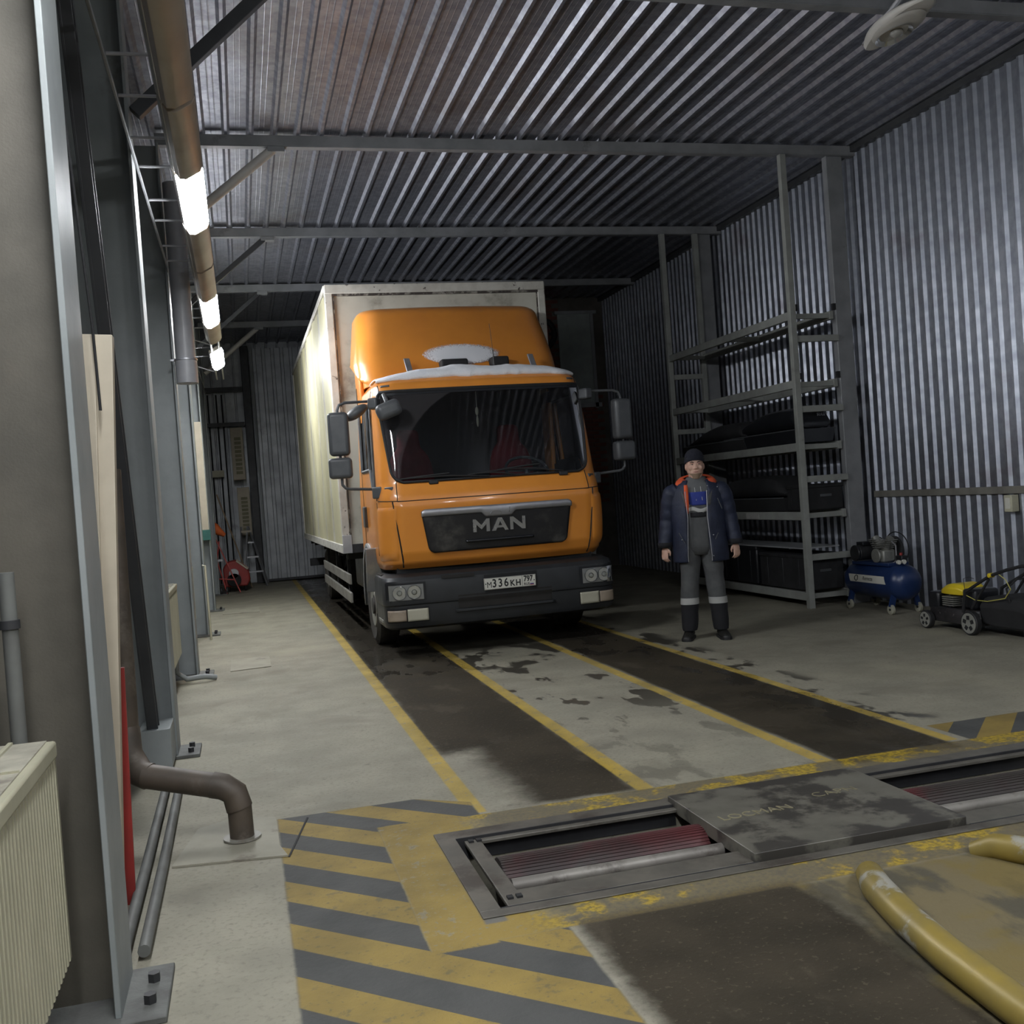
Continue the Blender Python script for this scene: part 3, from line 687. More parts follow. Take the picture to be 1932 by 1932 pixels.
def ws_half(z):
    t_ = (z-1.685)/(2.575-1.685); h = .985+.085*t_
    if t_ < .13: h -= .10*(1-math.sqrt(max(0, 1-(1-t_/.13)**2)))
    if t_ > .94: h -= .04*(1-math.sqrt(max(0, 1-((t_-.94)/.06)**2)))
    return h
def in_ws(u, z): return 1.685 < z < 2.575 and abs(u) < ws_half(z)
def sw_low(q): return 1.60 if q < .18 else (1.60+(q-.18)/.14*.24 if q < .32 else 1.84)   # side window, q = distance behind the corner
def in_sw(u, z):
    q = abs(u)-(interp(WT, z)-RC+RC*PI/2)
    return .06 < q < 1.02 and sw_low(q) < z < 2.50
us = [-2.70+i*.02 for i in range(271)]; zs = [.84+i*.02 for i in range(97)]+[2.79]
zs = sorted(set([round(z, 4) for z in zs if z < 2.79]+[2.79]))
mb = MB(); vs = [[mb.bm.verts.new(surf(u, z)) for z in zs] for u in us]
for v in [v for c_ in vs for v in c_]:
    if v.co.y > CABREAR: v.co.y = CABREAR
for i in range(len(us)-1):
    for j in range(len(zs)-1):
        uc = (us[i]+us[i+1])/2; zc = (zs[j]+zs[j+1])/2
        if in_ws(uc, zc) or in_sw(uc, zc): continue
        mb.bm.faces.new((vs[i][j], vs[i+1][j], vs[i+1][j+1], vs[i][j+1]))
# roof cap
prev = [vs[i][-1] for i in range(len(us))]
for k, (sc_, dz, dy) in enumerate(((.85, .025, .12), (.5, .05, .4), (0.02, .06, .6))):
    cur = []
    for v in [vs[i][-1] for i in range(len(us))]:
        cur.append(mb.bm.verts.new((TC+(v.co.x-TC)*sc_, min(v.co.y+dy if v.co.y < 10.8 else v.co.y, CABREAR), 2.79+dz)))
    for i in range(len(us)-1): mb.bm.faces.new((prev[i], prev[i+1], cur[i+1], cur[i]))
    prev = cur
bmesh.ops.remove_doubles(mb.bm, verts=mb.bm.verts[:], dist=.0005)
cab = obj('cab', mb, 'truck_orange', truck, ang=50)
mb = MB(); vi = [[mb.bm.verts.new(surf(u, z, -.022)) for z in zs[::2]+[2.79]] for u in us]
zi = zs[::2]+[2.79]
for i in range(len(us)-1):
    for j in range(len(zi)-1):
        uc = (us[i]+us[i+1])/2; zc = (zi[j]+zi[j+1])/2
        if any(in_ws(uc+du_, zc+dz_) for du_ in (-.02, .02) for dz_ in (-.02, .02)) or in_sw(uc, zc) or surf(uc, zc).y > CABREAR-.04 or zc < 1.0: continue
        mb.bm.faces.new((vi[i][j], vi[i+1][j], vi[i+1][j+1], vi[i][j+1]))
loose = [v for v in mb.bm.verts if not v.link_faces]
bmesh.ops.delete(mb.bm, geom=loose, context='VERTS')
obj('cab_lining', mb, 'interior', truck, ang=60)
mb = MB(); mb.box(TC-1.09, TC+1.09, CABREAR-.03, CABREAR, .86, 2.78); obj('cab_rear_wall', mb, 'interior', truck)
mb = MB(); mb.box(TC-1.08, TC+1.08, 9.98, CABREAR-.02, .90, .95); obj('cab_floor', mb, 'interior', truck)
for s in (-1, 1):
    mb = MB(); xa, xb = sorted((TC+s*1.075, TC+s*1.055)); mb.box(xa, xb, 10.10, CABREAR-.03, .95, 1.60).box(xa, xb, 10.45, CABREAR-.03, 1.60, 1.80).box(xa, xb, 11.28, CABREAR-.03, 1.80, 2.6).box(min(TC+s*1.03, TC+s*1.05), max(TC+s*1.03, TC+s*1.05), 10.3, CABREAR-.03, 2.50, 2.62); o = obj('door_trim', mb, 'interior', truck)
def patch(name, f_in, u0, u1, z0, z1, m, off, parent, du=.02, dz=.02, solid=0, lab=None):
    """band between z0(u) and z1(u)"""
    nu = max(2, int(abs(u1-u0)/du)); nv = max(1, int((z1(0.5*(u0+u1))-z0(.5*(u0+u1)))/dz))
    mb = MB(); mb.grid(lambda a, b_: surf(u0+(u1-u0)*a, z0(u0+(u1-u0)*a)+(z1(u0+(u1-u0)*a)-z0(u0+(u1-u0)*a))*b_, off), nu, nv)
    o = obj(name, mb, m, parent, solid=solid)
    if lab: o['label'] = lab
    return o
K = lambda v: (lambda u: v)
# windscreen glass by rows
mb = MB(); rows = []
nz = 40
for j in range(nz+1):
    z = 1.68+(2.58-1.68)*j/nz; h = ws_half(min(max(z, 1.6851), 2.5749))
    rows.append([surf(-h-.004+(2*h+.008)*i/60, z, .006) for i in range(61)])
mb.loft(rows, caps=False, closed=False); obj('windscreen', mb, 'glass_dark', truck, solid=0)
# black rubber round it
edge = []
for j in range(nz+1): z = 1.68+.90*j/nz; edge.append((ws_half(min(max(z, 1.6851), 2.5749)), z))
mb = MB(); loop = [surf(h, z, .012) for h, z in edge]+[surf(edge[-1][0]*(1-i/20)-edge[-1][0]*(i/20), 2.58, .012) for i in range(1, 20)]+[surf(-h, z, .012) for h, z in edge[::-1]]+[surf(-edge[0][0]*(1-i/20)+edge[0][0]*i/20, 1.68, .012) for i in range(1, 20)]
mb.tube(loop+[loop[0]], .013, 6, caps=False); obj('windscreen_seal', mb, 'rubber', truck)
patch('sunband', None, -1.03, 1.03, K(2.545), K(2.585), 'black_plastic', .010, truck)
# black panel strip between screen and roof (sun visor strip)
patch('roof_strip', None, -1.05, 1.05, K(2.585), K(2.60), 'rubber', .012, truck)
for s in (-1, 1):
    W = interp(WT, 2.1); c0 = W-RC+RC*PI/2
    # side window frame and glass
    mb = MB(); mb.grid(lambda a, b_: surf(s*(c0+.05+.98*a), sw_low(.05+.98*a)-.01+(2.51-sw_low(.05+.98*a)+.01)*b_, -.012), 40, 10); obj('side_window', mb, 'glass_dark', truck)
    pts = [surf(s*(c0+.06+.96*q/20), sw_low(.06+.96*q/20), .004) for q in range(21)]+[surf(s*(c0+1.02), z, .004) for z in (2.1, 2.50)]+[surf(s*(c0+1.02-.96*q/10), 2.50, .004) for q in range(1, 11)]+[surf(s*(c0+.06), z, .004) for z in (2.2, 1.9)]
    mb = MB(); mb.tube(pts+[pts[0]], .017, 6, caps=False); obj('window_seal', mb, 'mirror_grey', truck)
    mb = MB(); mb.tube([surf(s*(c0+.34), 1.84, .004), surf(s*(c0+.34), 2.5, .004)], .016, 6); obj('quarter_divider', mb, 'mirror_grey', truck)
    # seams
    def seam(pts, r=.0045):
        q_ = []
        for (ua, za), (ub, zb) in zip(pts, pts[1:]):
            for k in range(12): q_.append(surf(s*(ua+(ub-ua)*k/12), za+(zb-za)*k/12, .0005))
        q_.append(surf(s*pts[-1][0], pts[-1][1], .0005))
        mb = MB(); mb.tube(q_, r, 5); obj('panel_gap', mb, 'black_matte', truck)
    seam([(.96, 1.685), (.97, 1.50)]); seam([(1.02, 1.50), (.94, .86)], .008); seam([(.90, 1.50), (1.22, 1.515)])
    seam([(c0+.03, 1.52), (c0+.01, 2.0), (c0-.02, 2.62)]); seam([(c0+1.12, .98), (c0+1.12, 2.55)]); seam([(c0+.10, .98), (c0+.03, 1.5)])
    seam([(1.06, 2.66), (1.045, 2.60)])
    # door handle
    mb = MB(); a_ = surf(s*(c0+.98), 1.42, .012); mb.box(a_.x-.02, a_.x+.02, a_.y-.07, a_.y+.07, 1.25, 1.47); obj('door_handle', mb, 'mirror_grey', truck, bevel=.01)
    # corner air deflector bulge
    def bulge(a, b_, s=s):
        u = .985+.30*a; z = .93+.52*b_; e = (math.sin(PI*min(1, a*1.0))**.6)*(math.sin(PI*b_)**.35); return surf(s*(u-.06*b_*0), z, .002+.028*e)
    mb = MB(); mb.grid(bulge, 20, 26); obj('corner_fairing', mb, 'truck_orange', truck)
# seam across the front
q_ = [surf(-.97+1.94*k/40, 1.50-.0*abs(k-20), .0005) for k in range(41)]
mb = MB(); mb.tube(q_, .0045, 5); obj('panel_gap', mb, 'black_matte', truck)
# brow lamps
for s in (-1, 1):
    mb = MB(); mb.grid(lambda a, b_: surf(s*(.92+.10*a), 2.635+.022*b_, .014*math.sin(PI*b_)**.5*math.sin(PI*a)**.3), 12, 6); obj('marker_lamp', mb, 'mirror_grey', truck)
# grille
def gz1(u): return 1.40-.01*abs(u)
mb = MB(); rg = []
for j in range(25):
    z = .985+.36*j/24; h = .695+.055*(z-.985)/.36
    if z < 1.045: h -= .05*(1-math.sqrt(max(0, 1-((1.045-z)/.06)**2)))
    rg.append([surf(-h+2*h*i/60, z, .010) for i in range(61)])
mb.loft(rg, caps=False, closed=False); gp = obj('grille_panel', mb, 'grille_black', truck, solid=.008)
def chl(u): return 1.338 if abs(u) > .17 else (1.338-.045*min(1, (.17-abs(u))/.04))
mb = MB(); mb.grid(lambda a, b_: surf(-.755+1.51*a, chl(-.755+1.51*a)+(1.405-.02*max(0, (abs(-.755+1.51*a)-.72)/.035)-chl(-.755+1.51*a))*b_, .022+.012*math.sin(PI*b_)), 90, 6); obj('chrome_bar', mb, 'chrome_dull', truck, solid=.006)
mb = MB()
for s_ in (1,):
    q_ = [surf(-.03-.055*math.cos(PI*k/10)*1.0, 1.318+.03*math.sin(PI*k/10), .038) for k in range(11)]
    mb.tube(q_, .004, 5)
mb.tube([surf(.10, 1.325, .038), surf(.112, 1.375, .04)], .004, 5)
obj('emblem', mb, 'chrome', truck)
def tfc(off): return lambda x, y, z: surf(x, 1.212+y, off+z)
def letters_obj(name, polys, x0, wl, hl):
    mb = MB()
    for poly in polys: mb.loft([[surf(x0+wl*a, 1.150+hl*b_, .018) for a, b_ in poly], [surf(x0+wl*a, 1.150+hl*b_, .034) for a, b_ in poly]])
    return obj(name, mb, 'chrome', truck)
letters_obj('lettering', [[(0, 0), (.2, 0), (.2, .58), (.5, .18), (.8, .58), (.8, 0), (1, 0), (1, 1), (.84, 1), (.5, .52), (.16, 1), (0, 1)]], -.262, .165, .125)
letters_obj('lettering', [[(0, 0), (.22, 0), (.31, .22), (.69, .22), (.78, 0), (1, 0), (.62, 1), (.38, 1)]], -.075, .165, .125)
letters_obj('lettering', [[(0, 0), (.2, 0), (.2, .62), (.78, 0), (1, 0), (1, 1), (.8, 1), (.8, .38), (.22, 1), (0, 1)]], .108, .155, .125)
mb = MB(); mb.loft([[surf(-.075+.165*a, 1.150+.125*b_, .0345) for a, b_ in ((.385, .40), (.615, .40), (.5, .72))], [surf(-.075+.165*a, 1.150+.125*b_, .036) for a, b_ in ((.385, .40), (.615, .40), (.5, .72))]]); obj('letter_opening', mb, 'grille_black', truck)
for zz, x0, x1, nn in ((1.115, -.26, .27, 30), (1.145, -.26, .27, 30), (1.03, -.10, .17, 18), (1.008, -.10, .17, 18)):
    mb = MB()
    for k in range(nn):
        u = x0+(x1-x0)*k/nn; mb.loft([[surf(u, zz, .010), surf(u+.010, zz, .010), surf(u+.010, zz+.018, .010), surf(u, zz+.018, .010)], [surf(u, zz, .016), surf(u+.010, zz, .016), surf(u+.010, zz+.018, .016), surf(u, zz+.018, .016)]])
    o = obj('grille_rib', mb, 'grille_mesh', truck); o['kind'] = 'stuff'
patch('grille_ledge', None, -.34, .34, K(1.06), K(1.082), 'black_plastic', .03, truck, solid=.02)

# bumper
def plan(w, yf, yb, r, bow=.04, z=0, n=8, cx=TC):
    a = w-r; p = []
    for k in range(13): x = -a+2*a*k/12; p.append((cx+x, yf+bow*(x/a)**2, z))
    for k in range(1, n+1): t_ = PI/2*k/n; p.append((cx+a+r*math.sin(t_), yf+bow+r*(1-math.cos(t_)), z))
    p.append((cx+w, yb, z)); p.append((cx-w, yb, z))
    for k in range(n, 0, -1): t_ = PI/2*k/n; p.append((cx-a-r*math.sin(t_), yf+bow+r*(1-math.cos(t_)), z))
    return p
mb = MB(); mb.loft([plan(w_, y_, 10.35, .17, z=z_) for z_, w_, y_ in ((.27, 1.12, 9.74), (.295, 1.155, 9.68), (.34, 1.165, 9.66), (.505, 1.165, 9.66), (.515, 1.172, 9.645), (.54, 1.175, 9.64), (.74, 1.175, 9.66), (.775, 1.165, 9.69), (.80, 1.12, 9.78), (.80, 1.05, 9.86))])
bp = obj('bumper', mb, 'bumper_grey', truck, ang=32)
mb = MB(); mb.box(TC-1.0, TC+1.0, 9.93, 10.3, .78, .88); obj('bumper_gap', mb, 'black_matte', truck)
def bsurf(x, z, off=0):
    yf = 9.645 if z > .52 else 9.66; a = 1.175-.17
    return Vector((TC+x, yf+.04*(min(abs(x), a)/a)**2+(.0 if abs(x) < a else .17*(1-math.sqrt(max(0, 1-((abs(x)-a)/.17)**2))))-off, z))
def bpatch(name, x0, x1, z0, z1, m, off=.006, parent=bp, nu=10, nv=6, skew=0, solid=0, puff=0, bevel=0):
    mb = MB(); mb.grid(lambda a, b_: bsurf(x0+(x1-x0)*a+skew*b_, z0+(z1-z0)*b_, off+puff*(math.sin(PI*a)*math.sin(PI*b_))**.4), nu, nv); return obj(name, mb, m, parent, solid=solid)
for s in (-1, 1):
    bpatch('headlamp_recess', s*.775 if s > 0 else -1.15, 1.15 if s > 0 else -.775, .545, .725, 'black_plastic', .004)
    h = bpatch('headlamp', (.80 if s > 0 else -1.125), (1.125 if s > 0 else -.80), .56, .705, 'lamp_back', .010)
    for k, xx in enumerate((.89, 1.03)):
        c_ = bsurf(s*xx, .632, .012); mb = MB()
        rr = .066
        mb.loft([[c_+Vector((rr*q*math.cos(a), -.002-.018*(q-.9)*0+.022*(1-q), rr*q*math.sin(a))) for a in [2*PI*i/24 for i in range(24)]] for q in (1.0, .7, .4, .15)], caps=True); obj('lamp_bowl', mb, 'reflector', h)
        mb = MB(); mb.ell(c_+Vector((0, -.004, 0)), (.026, .016, .026), 14, 8); obj('projector_lens', mb, 'lens_clear', h)
        mb = MB(); mb.tube([c_+Vector((rr*math.cos(a), -.006, rr*math.sin(a))) for a in [2*PI*i/24 for i in range(25)]], .003, 5, caps=False); obj('lamp_ring', mb, 'mirror_grey', h)
    bpatch('headlamp_cover', (.795 if s > 0 else -1.13), (1.13 if s > 0 else -.795), .555, .71, 'lens_clear', .030, puff=.008)
    bpatch('foglamp_recess', (.755 if s > 0 else -1.15), (1.15 if s > 0 else -.755), .345, .485, 'black_matte', .003)
    bpatch('foglamp', (.765 if s > 0 else -.965), (.965 if s > 0 else -.765), .355, .470, 'lens_cream', .012, solid=.008)
    bpatch('indicator', (.975 if s > 0 else -1.14), (1.14 if s > 0 else -.975), .36, .465, 'lens_amber', .012, solid=.008)
bpatch('lower_intake', -.47, .47, .435, .565, 'pit_dark', .004, nu=20)
bpatch('intake_lip', -.50, .50, .405, .428, 'bumper_grey', .012, nu=20, solid=.012)
bpatch('tow_slot', -.62, -.30, .735, .765, 'pit_dark', .005)
# number plate
bpatch('plate_holder', -.205, .325, .555, .735, 'black_matte', .006)
mb = MB(); pf = bsurf(.06, .645, .02); mb.box(TC-.215, TC+.305, pf.y-.004, pf.y, .588, .70); pl = obj('number_plate', mb, 'plate_white', truck, bevel=.004)
py = pf.y-.004
mb = MB()
for x0, x1, z0, z1 in ((-.212, .302, .591, .593), (-.212, .302, .695, .697), (-.212, -.210, .591, .697), (.300, .302, .591, .697), (.166, .169, .591, .697)): mb.box(TC+x0, TC+x1, py-.0015, py, z0, z1)
obj('plate_border', mb, 'plate_black', pl)
F = lambda cx, cz: (lambda x, y, z: (TC+cx+x, py-.0012-z, cz+y))
for ch, cx, cz, sz, sx in (('M', -.163, .632, .082, .85), ('3', -.112, .643, .112, .82), ('3', -.053, .643, .112, .82), ('6', .006, .643, .112, .82), ('K', .068, .632, .082, .9), ('H', .127, .632, .082, .9), ('797', .228, .662, .075, .82), ('RUS', .212, .612, .034, 1.0)):
    text('plate_character', ch, F(cx, cz), sz, 'plate_black', pl, sx=sx, thick=.0012, off=(.0022 if ch not in 'M' else .0) if sz > .05 else .0006)
for cx in (-.198, .288):
    mb = MB(); mb.cyl((TC+cx, py-.002, .645), (TC+cx, py, .645), .006, 12); obj('plate_dot', mb, 'plate_black', pl)
for k, mm in enumerate(('red_paint', 'flag_blue', 'plate_white')):
    mb = MB(); mb.box(TC+.245, TC+.283, py-.0012, py, .600+k*.008, .608+k*.008); obj('flag_stripe', mb, mm, pl)
# wipers
for ua, za, ub, zb in ((-.05, 1.69, -.90, 1.705), (.20, 1.69, -.20, 1.71), (.72, 1.69, .10, 1.74)):
    mb = MB(); mb.tube([surf(ua, za, .03), surf((ua+ub)/2, (za+zb)/2+.02, .045), surf(ub, zb+.01, .02)], .008, 6); obj('wiper_arm', mb, 'rubber', truck)
    mb = MB(); mb.tube([surf(ub+(.46 if ub < -.5 else .38)*(1 if ua > ub else -1), zb+.035, .018), surf(ub+.15, zb+.02, .02), surf(ub-.06, zb, .018)], .010, 6); obj('wiper_blade', mb, 'rubber', truck)
for u in (-.60, .72):
    mb = MB(); a_ = surf(u, 1.675, .02); mb.box(a_.x-.045, a_.x+.045, a_.y-.01, a_.y+.03, 1.645, 1.69); obj('hood_bracket', mb, 'black_plastic', truck, bevel=.008)
# mirrors
def rbox(name, c, w_, h_, d_, m, parent, rotz=0, bev=.04):
    mb = MB(); mb.box(-w_/2, w_/2, -d_/2, d_/2, -h_/2, h_/2)
    M_ = Matrix.Translation(c) @ Matrix.Rotation(rotz, 4, 'Z'); bmesh.ops.transform(mb.bm, verts=mb.bm.verts[:], matrix=M_)
    return obj(name, mb, m, parent, bevel=bev, seg=4, ang=60)
for s in (-1, 1):
    xm = TC+s*1.455; ym = 10.0
    if s > 0: xm = TC+1.46
    g = rbox('mirror_housing', (xm, ym, 2.19), .20, .42, .13, 'mirror_grey', truck, s*.15)
    rbox('mirror_housing', (xm+s*.005, ym, 1.86), .225, .20, .13, 'mirror_grey', truck, s*.15, .035)
    mb = MB(); mb.tube([(TC+s*1.10, 10.06, 2.50), (xm-s*.08, ym, 2.49), (xm-s*.02, ym, 2.47), (xm, ym, 2.42), (xm, ym, 1.72), (xm+s*.0, ym, 1.70), (xm-s*.03, ym, 1.665), (xm-s*.07, ym, 1.655), (TC+s*1.17, 10.05, 1.64)], .014, 8); obj('mirror_arm', mb, 'mirror_grey', truck)
    rbox('arm_mount', (TC+s*1.11, 10.00, 1.60), .10, .115, .12, 'mirror_grey', truck, s*.5, .015)
    rbox('arm_mount', (TC+s*1.02, 9.88, 1.595), .10, .105, .05, 'mirror_grey', truck, s*.75, .012)
    rbox('arm_bracket', (TC+s*1.09, 10.03, 2.47), .10, .11, .12, 'mirror_grey', truck, s*.5, .02)
# kerb mirror over the near corner and its twin behind
mb = MB(); mb.box(-.125, .125, -.06, .06, -.085, .075); bmesh.ops.transform(mb.bm, verts=mb.bm.verts[:], matrix=Matrix.Translation((1.435, 9.80, 2.39)) @ Matrix.Rotation(math.radians(-20), 4, 'Y')); obj('kerb_mirror', mb, 'mirror_grey', truck, bevel=.055, seg=6, ang=60)
mb = MB(); mb.tube([(1.43, 10.02, 2.55), (1.42, 9.92, 2.53), (1.43, 9.84, 2.46)], .022, 8); obj('mirror_arm', mb, 'mirror_grey', truck)
mb = MB(); mb.ell((1.16, 10.10, 2.40), (.13, .08, .055), 16, 10, Matrix.Rotation(math.radians(-32), 3, 'Y')); obj('wide_mirror', mb, 'mirror_grey', truck)
# interior
mb = MB(); mb.box(TC-1.04, TC+1.04, 9.98, 10.35, 1.45, 1.66); obj('dashboard', mb, 'black_plastic', truck, bevel=.05, seg=3)
for sx_, nm in ((-.62, 'seat'), (.50, 'seat')):
    mb = MB(); mb.loft([[(TC+sx_+x*w_, 10.95+z*.12+y, 1.30+z) for x, y in ((-1, -.06), (-.7, -.10), (.7, -.10), (1, -.06), (1, .06), (-1, .06))] for z, w_ in ((0, .25), (.3, .27), (.62, .25), (.74, .17), (.76, .12), (.93, .13), (.97, .10))]); obj('seat_back', mb, 'seat_red', truck, ang=50, sub=1)
    mb = MB(); mb.box(TC+sx_-.25, TC+sx_+.25, 10.45, 10.98, 1.18, 1.32); obj('seat_cushion', mb, 'seat_red', truck, bevel=.05, seg=3)
mb = MB(); rr = []
for k in range(33):
    a = 2*PI*k/32; rr.append(Vector((TC+.52+.225*math.cos(a), 10.42+.225*math.sin(a)*.75, 1.74+.225*math.sin(a)*.62)))
mb.tube(rr, .016, 8, caps=False).tube([(TC+.52, 10.42, 1.74), (TC+.52, 10.36, 1.5)], .03, 8).tube([rr[0], (TC+.52, 10.42, 1.73), rr[16]], .014, 6); obj('steering_wheel', mb, 'mirror_grey', truck)
mb = MB(); mb.tube([(TC-.03, 10.18, 2.56), (TC-.03, 10.18, 2.40)], .003, 5).ell((TC-.03, 10.18, 2.36), (.018, .008, .045), 8, 6).ell((TC-.03, 10.18, 2.26), (.013, .008, .06), 8, 6); obj('hanging_charm', mb, 'beige', truck)
# roof wind deflector
def loft_plan(name, rows, m, parent=truck, bow=.05, ang=40, sub=0):
    mb = MB(); mb.loft([plan(w_, yf, yb, r, bow, z) for z, w_, yf, yb, r in rows]); return obj(name, mb, m, parent, ang=ang, sub=sub)
DR = []
for k in range(34):
    z = 2.74+(3.56-2.74)*k/33; DR.append((z, 1.11-.065*max(0, (z-3.0)/.56), 10.66+(z-2.74)*.55+.10*max(0, z-3.2), 11.74, .30-.03*(z-2.74)))
DR += [(3.60, 1.02, 11.19, 11.74, .25), (3.63, .985, 11.25, 11.74, .23), (3.65, .92, 11.34, 11.74, .2), (3.655, .8, 11.45, 11.74, .15)]
mb = MB(); mb.loft([[(x, y, max(zz, min(3.07, 2.72+(y-10.75)*.47))) for x, y, zz in plan(w_, yf, yb, r, .05, z)] for z, w_, yf, yb, r in DR]); bmesh.ops.remove_doubles(mb.bm, verts=mb.bm.verts[:], dist=.0004); obj('wind_deflector', mb, 'truck_orange', truck, ang=45)
loft_plan('deflector_base', ((2.74, 1.04, 10.72, 11.72, .28), (2.9, 1.05, 10.80, 11.72, .28), (3.06, 1.05, 10.90, 11.72, .29)), 'truck_orange')
for x0, x1 in ((TC-1.085, TC-1.03), (TC+1.03, TC+1.085)):
    mb = MB(); mb.box(x0, x1, 11.15, 11.52, 1.05, 3.06); obj('side_fairing', mb, 'truck_orange', truck, bevel=.02)
for x0, x1, z0, z1 in ((-.27, .02, 2.78, 2.965), (.28, .47, 2.78, 2.975)):
    mb = MB(); mb.box(TC+x0, TC+x1, 10.62, 10.80, z0, z1); obj('deflector_vent', mb, 'black_matte', truck, bevel=.02)
for x_ in (-.62, .72):
    mb = MB(); mb.bar((TC+x_, 10.45, 2.72), (TC+x_-.02, 10.62, 2.98), .065, .02); obj('deflector_bracket', mb, 'chrome_dull', truck, bevel=.006)
mb = MB(); mb.tube([(TC+.22, 10.30, 2.78), (TC+.22, 10.33, 3.0)], .006, 6).tube([(TC+.22, 10.33, 3.0), (TC+.215, 10.38, 3.28)], .0025, 5); obj('antenna', mb, 'rubber', truck)
# cargo box
BX0, BX1, BY0, BY1, BZ0, BZ1 = 1.10, 3.72, 11.85, 19.2, .95, 4.02
mb = MB(); mb.box(BX0+.02, BX1-.02, BY0+.02, BY1, BZ0+.03, BZ1-.02); obj('cargo_box', mb, 'truck_white', truck)
prof = []
n = 120
for k in range(n+1):
    y = BY0+.07+(BY1-BY0-.14)*k/n; prof.append((y, .010*math.sin(y*5.1)+.006*math.sin(y*11.3+1)))
for sx_, s in ((BX0+.012, -1), (BX1-.012, 1)):
    mb = MB(); mb.loft([[(sx_+s*d, y, BZ0+.09) for y, d in prof], [(sx_+s*d, y, BZ1-.06) for y, d in prof]], caps=False, closed=False); obj('side_panel', mb, 'truck_side', truck, ang=60)
    for z0, z1 in ((BZ0, BZ0+.10), (BZ1-.07, BZ1)):
        mb = MB(); mb.box(min(sx_, sx_+s*.02)-.004, max(sx_, sx_+s*.02)+.004, BY0+.01, BY1, z0, z1); obj('side_rail', mb, 'trim_white', truck, bevel=.005)
for x0, x1 in ((BX0-.005, BX0+.09), (BX1-.09, BX1+.005)):
    mb = MB(); mb.box(x0, x1, BY0-.012, BY0+.06, BZ0+.20, BZ1); obj('corner_post', mb, 'trim_white', truck, bevel=.012)
    xi = x1 if x0 < 2 else x0-.012
    mb = MB(); mb.box(xi, xi+.012, BY0-.006, BY0+.03, BZ0+.20, BZ1-.11); obj('rusty_joint', mb, 'rust_edge', truck)
    mb = MB(); mb.box(x0+.002, x1+.012, BY0-.016, BY0+.03, BZ0, BZ0+.21); obj('corner_foot', mb, 'galv_old', truck, bevel=.004)
mb = MB(); mb.box(BX0, BX1, BY0-.014, BY0+.05, BZ1-.10, BZ1+.005); obj('top_rail', mb, 'trim_white', truck, bevel=.008)
mb = MB(); mb.box(BX0+.08, BX1-.08, BY0-.010, BY0+.02, BZ1-.125, BZ1-.10); obj('rail_lip', mb, 'rust_edge', truck)
mb = MB(); mb.box(BX0+.05, BX1-.05, BY0+.0, BY0+.05, BZ0, BZ0+.1); obj('front_sill', mb, 'dark_steel', truck)
mb = MB(); mb.box(BX0, BX1, BY1, BY1+.04, BZ0, BZ1); obj('rear_doors', mb, 'truck_white', truck)
# chassis
for s in (-1, 1):
    mb = MB(); mb.box(TC+s*.43-.04, TC+s*.43+.04, 10.0, 19.1, .62, .86); obj('chassis_rail', mb, 'black_matte', truck)
for yy in (12.2, 13.4, 14.6, 15.8, 17.8, 18.8):
    mb = MB(); mb.box(BX0+.08, BX1-.08, yy, yy+.08, .86, .95); obj('cross_member', mb, 'black_matte', truck)
mb = MB(); mb.box(TC-1.02, TC-.55, 12.55, 13.6, .45, .86); obj('fuel_tank', mb, 'galv_old', truck, bevel=.04)
mb = MB(); mb.box(TC+.55, TC+1.02, 12.5, 14.1, .45, .86); obj('battery_box', mb, 'dark_steel', truck, bevel=.03)
mb = MB(); mb.box(TC-.4, TC+.4, 10.2, 11.6, .42, .85); obj('engine_block', mb, 'black_matte', truck, bevel=.05)
for yy, dual in ((10.98, 0), (16.95, 1)):
    mb = MB(); mb.cyl((TC-1.0, yy, .41), (TC+1.0, yy, .41), .06, 12); obj('axle', mb, 'black_matte', truck)
    for s in (-1, 1):
        for k in range(2 if dual else 1):
            xx = TC+s*(1.02-k*.30)
            mb = MB(); mb.wheel((xx, yy, .41), .41, .245, n=36); ty = obj('tyre', mb, 'rubber_dirty', truck, ang=30)
            mb = MB(); mb.wheel((xx+s*.02, yy, .41), .235, .18, n=28, inner=.3, lip=.1); obj('rim', mb, 'alu_cast', ty)
            mb = MB(); mb.cyl((xx+s*.02, yy, .41), (xx+s*.12, yy, .41), .085, 16); obj('hub', mb, 'rubber_dirty', ty)
